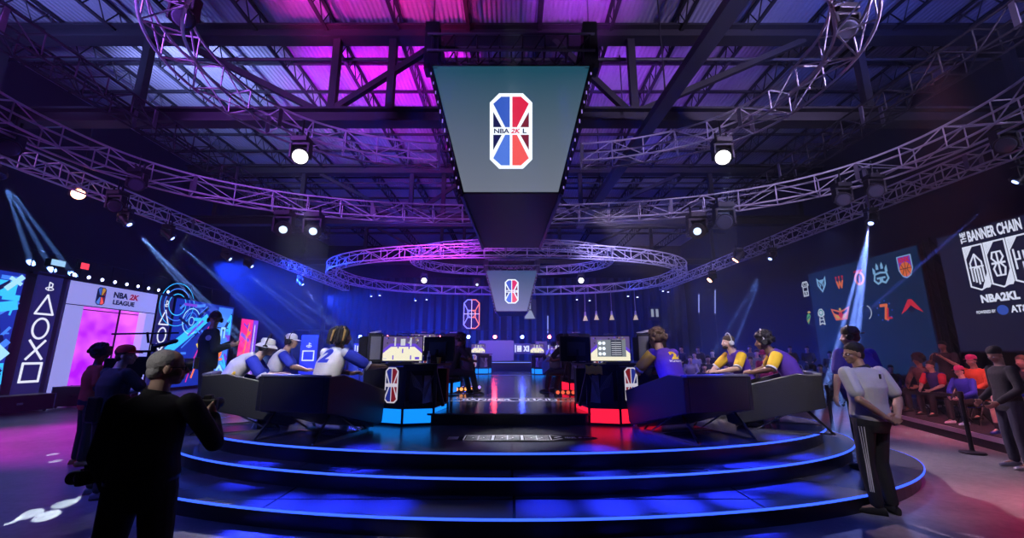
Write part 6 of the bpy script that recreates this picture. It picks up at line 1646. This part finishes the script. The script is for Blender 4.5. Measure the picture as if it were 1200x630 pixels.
# floor: left
wash((-15, 5.5, 5.4), (-9.0, 9.0, 0), (.9, .02, .9), 6000, 42, .1)
for px, py, z_, W in ((320, 590, .19, 1.2), (385, 593, .19, 1), (450, 594, .19, .8), (640, 594, .19, .6), (720, 593, .19, 1), (790, 590, .19, 1.2), (860, 584, .19, 1.2), (930, 570, .19, .7), (300, 543, .38, .8), (420, 548, .38, .6), (700, 549, .38, .6), (870, 545, .38, 1.0), (930, 533, .38, .8)):
    g = atz(px, py, z_); spot('tread_spot', (g.x * .85, 6.3, 6.5), g, (.02, .035, 1), 20000 * W, 6.4, .9, .1)  # added spots that light the treads blue
wash((-4.4, -.6, 5.2), (-2.13, 2.64, 1.6), (1, .95, .95), 500, 5, .1)  # added unseen spot to lift the grey hair
wash((-9.5, 3.0, 5.0), (-5.2, 5.4, 1.5), (.7, .3, .35), 160, 24, .1)
wash((-9.5, 3.5, 6.2), (-6.2, 6.0, 0), (.06, .06, 1), 900, 50, .1)
wash((-11.8, 12, 6), (-5.6, 4.2, 0), (.7, .6, .75), 1100, 30, .1)
for px, py, a_, W in ((62, 532, .7, 900), (20, 588, .8, 1400), (55, 604, 1.0, 1600), (8, 610, 1.0, 1800), (65, 540, .6, 600), (40, 575, .8, 500), (75, 590, .7, 900), (100, 583, .6, 800), (5, 592, .8, 1200), (35, 602, .8, 1500)):
    g = atz(px, py, 0); spot('gobo_spot', (-10.6, 13.2, 6.0), g, (.75, .9, 1), W * 7, a_, .3, .01)
# floor: right
wash((2.5, 12.6, 6.2), (6.4, 4.8, 0), (.8, .55, .7), 4500, 40, .06)
wash((10.5, .5, 6.6), (7.0, 3.6, 0), (1, .03, .12), 5500, 32, .08)
wash((11.2, 14, 6.0), (5.8, 6.6, 0), (.25, .3, 1), 400, 30, .08)
for px, py, a_, W in ((1092, 511, 1.2, 1200), (1065, 508, 1.0, 900), (1000, 497, 1.0, 900), (985, 490, .9, 700), (1010, 488, .8, 600)):
    g = atz(px, py, 0); spot('gobo_spot', (9.5, 14.5, 6.0), g, (.8, .85, 1), W * 14, a_, .3, .01)
wash((6.5, 5.5, 6.4), (9.8, 9.2, .6), (1, .25, .35), 2600, 42, .1)
wash((5.0, 2.5, 6.0), (9.3, 8.5, .6), (.4, .45, 1), 260, 36, .1)
wash((1.2, .5, 6.2), (3.95, 4.78, 1.2), (1, .9, .95), 700, 18, .1)  # added unseen key to brighten the white polo
# hall haze wash: deep blue back light
wash((-15.4, 20.5, 6.2), (-5, 24, 1.0), (.012, .05, 1), 70000, 75, .2)
wash((10.5, 25, 6.2), (3, 26, 1.0), (.01, .05, 1), 6000, 75, .2)
wash((-14.5, 31, 6.0), (-3, 32, 1.0), (.01, .05, 1), 36000, 80, .2)
wash((aty(600, 360, 34).x - 3.4, 34.3, 1.6), (-3.3, 35.4, 3.4), (.1, .35, 1), 120, 60, .1)
wash((-10.5, 17, 6.2), (-15.8, 19, 2), (.05, .1, 1), 260, 60, .2)
# haze
hz = MB().box(((XL + XR) / 2, 16.4, 3.47), (XR - XL - .1, 38.6, 6.9)).build('haze', M_black)
M_hz = bpy.data.materials.new('thin_haze'); M_hz.use_nodes = True; nt = M_hz.node_tree; nt.nodes.clear()
out = nt.nodes.new('ShaderNodeOutputMaterial'); vs_ = nt.nodes.new('ShaderNodeVolumeScatter'); vs_.inputs['Density'].default_value = .003; vs_.inputs['Anisotropy'].default_value = .25
vs_.inputs['Color'].default_value = (.8, .88, 1, 1); nt.links.new(vs_.outputs[0], out.inputs['Volume']); hz.data.materials.clear(); hz.data.materials.append(M_hz)
tag(hz, 'thin stage haze filling the hall', 'haze', kind='stuff')
w = bpy.data.worlds.new('hall_world'); SC.world = w; w.use_nodes = True; w.node_tree.nodes['Background'].inputs[0].default_value = (.01, .015, .05, 1); w.node_tree.nodes['Background'].inputs[1].default_value = .2
cam = bpy.data.cameras.new('camera'); co = bpy.data.objects.new('camera', cam); COL.objects.link(co); SC.camera = co
co.location = (0, 0, CAMH); co.rotation_euler = (PI / 2 + PITCH, 0, 0); cam.sensor_width = 36; cam.lens = 36 * FPX / 1200; cam.clip_end = 200; cam.clip_start = .05
vs = SC.view_settings; vs.view_transform = 'Standard'; vs.look = 'None'; vs.gamma = 1; vs.exposure = 0.0; vs.use_curve_mapping = False
SC.cycles.use_denoising = True; SC.cycles.max_bounces = 5; SC.cycles.diffuse_bounces = 2; SC.cycles.glossy_bounces = 3; SC.cycles.volume_bounces = 0; SC.cycles.transmission_bounces = 2
SC.cycles.sample_clamp_indirect = 3.0; SC.cycles.sample_clamp_direct = 0; SC.cycles.caustics_reflective = False; SC.cycles.caustics_refractive = False

# small pieces belong to the part that carries them
SUB = {'lens': 'head', 'badge': 'badge_panel', 'symbols': 'panel', 'game_screen': 'bezel', 'picture': 'cabinet', 'screen': 'cabinet', 'eye': 'body', 'number': 'shirt', 'sleeve_patch': 'shirt', 'collar': 'shirt', 'neck_label': 'shirt',
       'cap_bill': 'cap_crown', 'dreadlocks': 'hair', 'ear_cup': 'headphone_band', 'hat_brim': 'hat_crown', 'stripe': 'trousers', 'belt': 'trousers', 'belt_pack': 'trousers', 'side_stripe': 'shirt', 'beard': 'body', 'glasses': 'body',
       'plinth_corner': 'light_plinth', 'keys': 'case', 'cap': 'body', 'label': 'body', 'lens_hood': 'lens', 'zoom_ring': 'lens', 'monitor_screen': 'monitor', 'neon_tube': 'backing', 'edge_trim': 'platform', 'led_strip': 'fascia', 'nosing': 'deck',
       'lane_marking': 'deck', 'far_line': 'deck', 'emblem': 'backing', 'lettering': 'header', 'screen_mullion': 'doorway_screen', 'step_edge': 'step_block', 'edge_lights': 'edge_rail', 'buttons': 'camera_body', 'team_logo': 'screen', 'castor': 'body'}
base = lambda n: n.split('.')[0]
for r in [o for o in bpy.data.objects if o.parent is None and o.children]:
    kids = list(r.children); by = {}
    for k in kids: by.setdefault(base(k.name), k)
    for k in kids:
        tgt = SUB.get(base(k.name))
        if tgt in by and by[tgt].parent == r and by[tgt] != k and not k.children: k.parent = by[tgt]
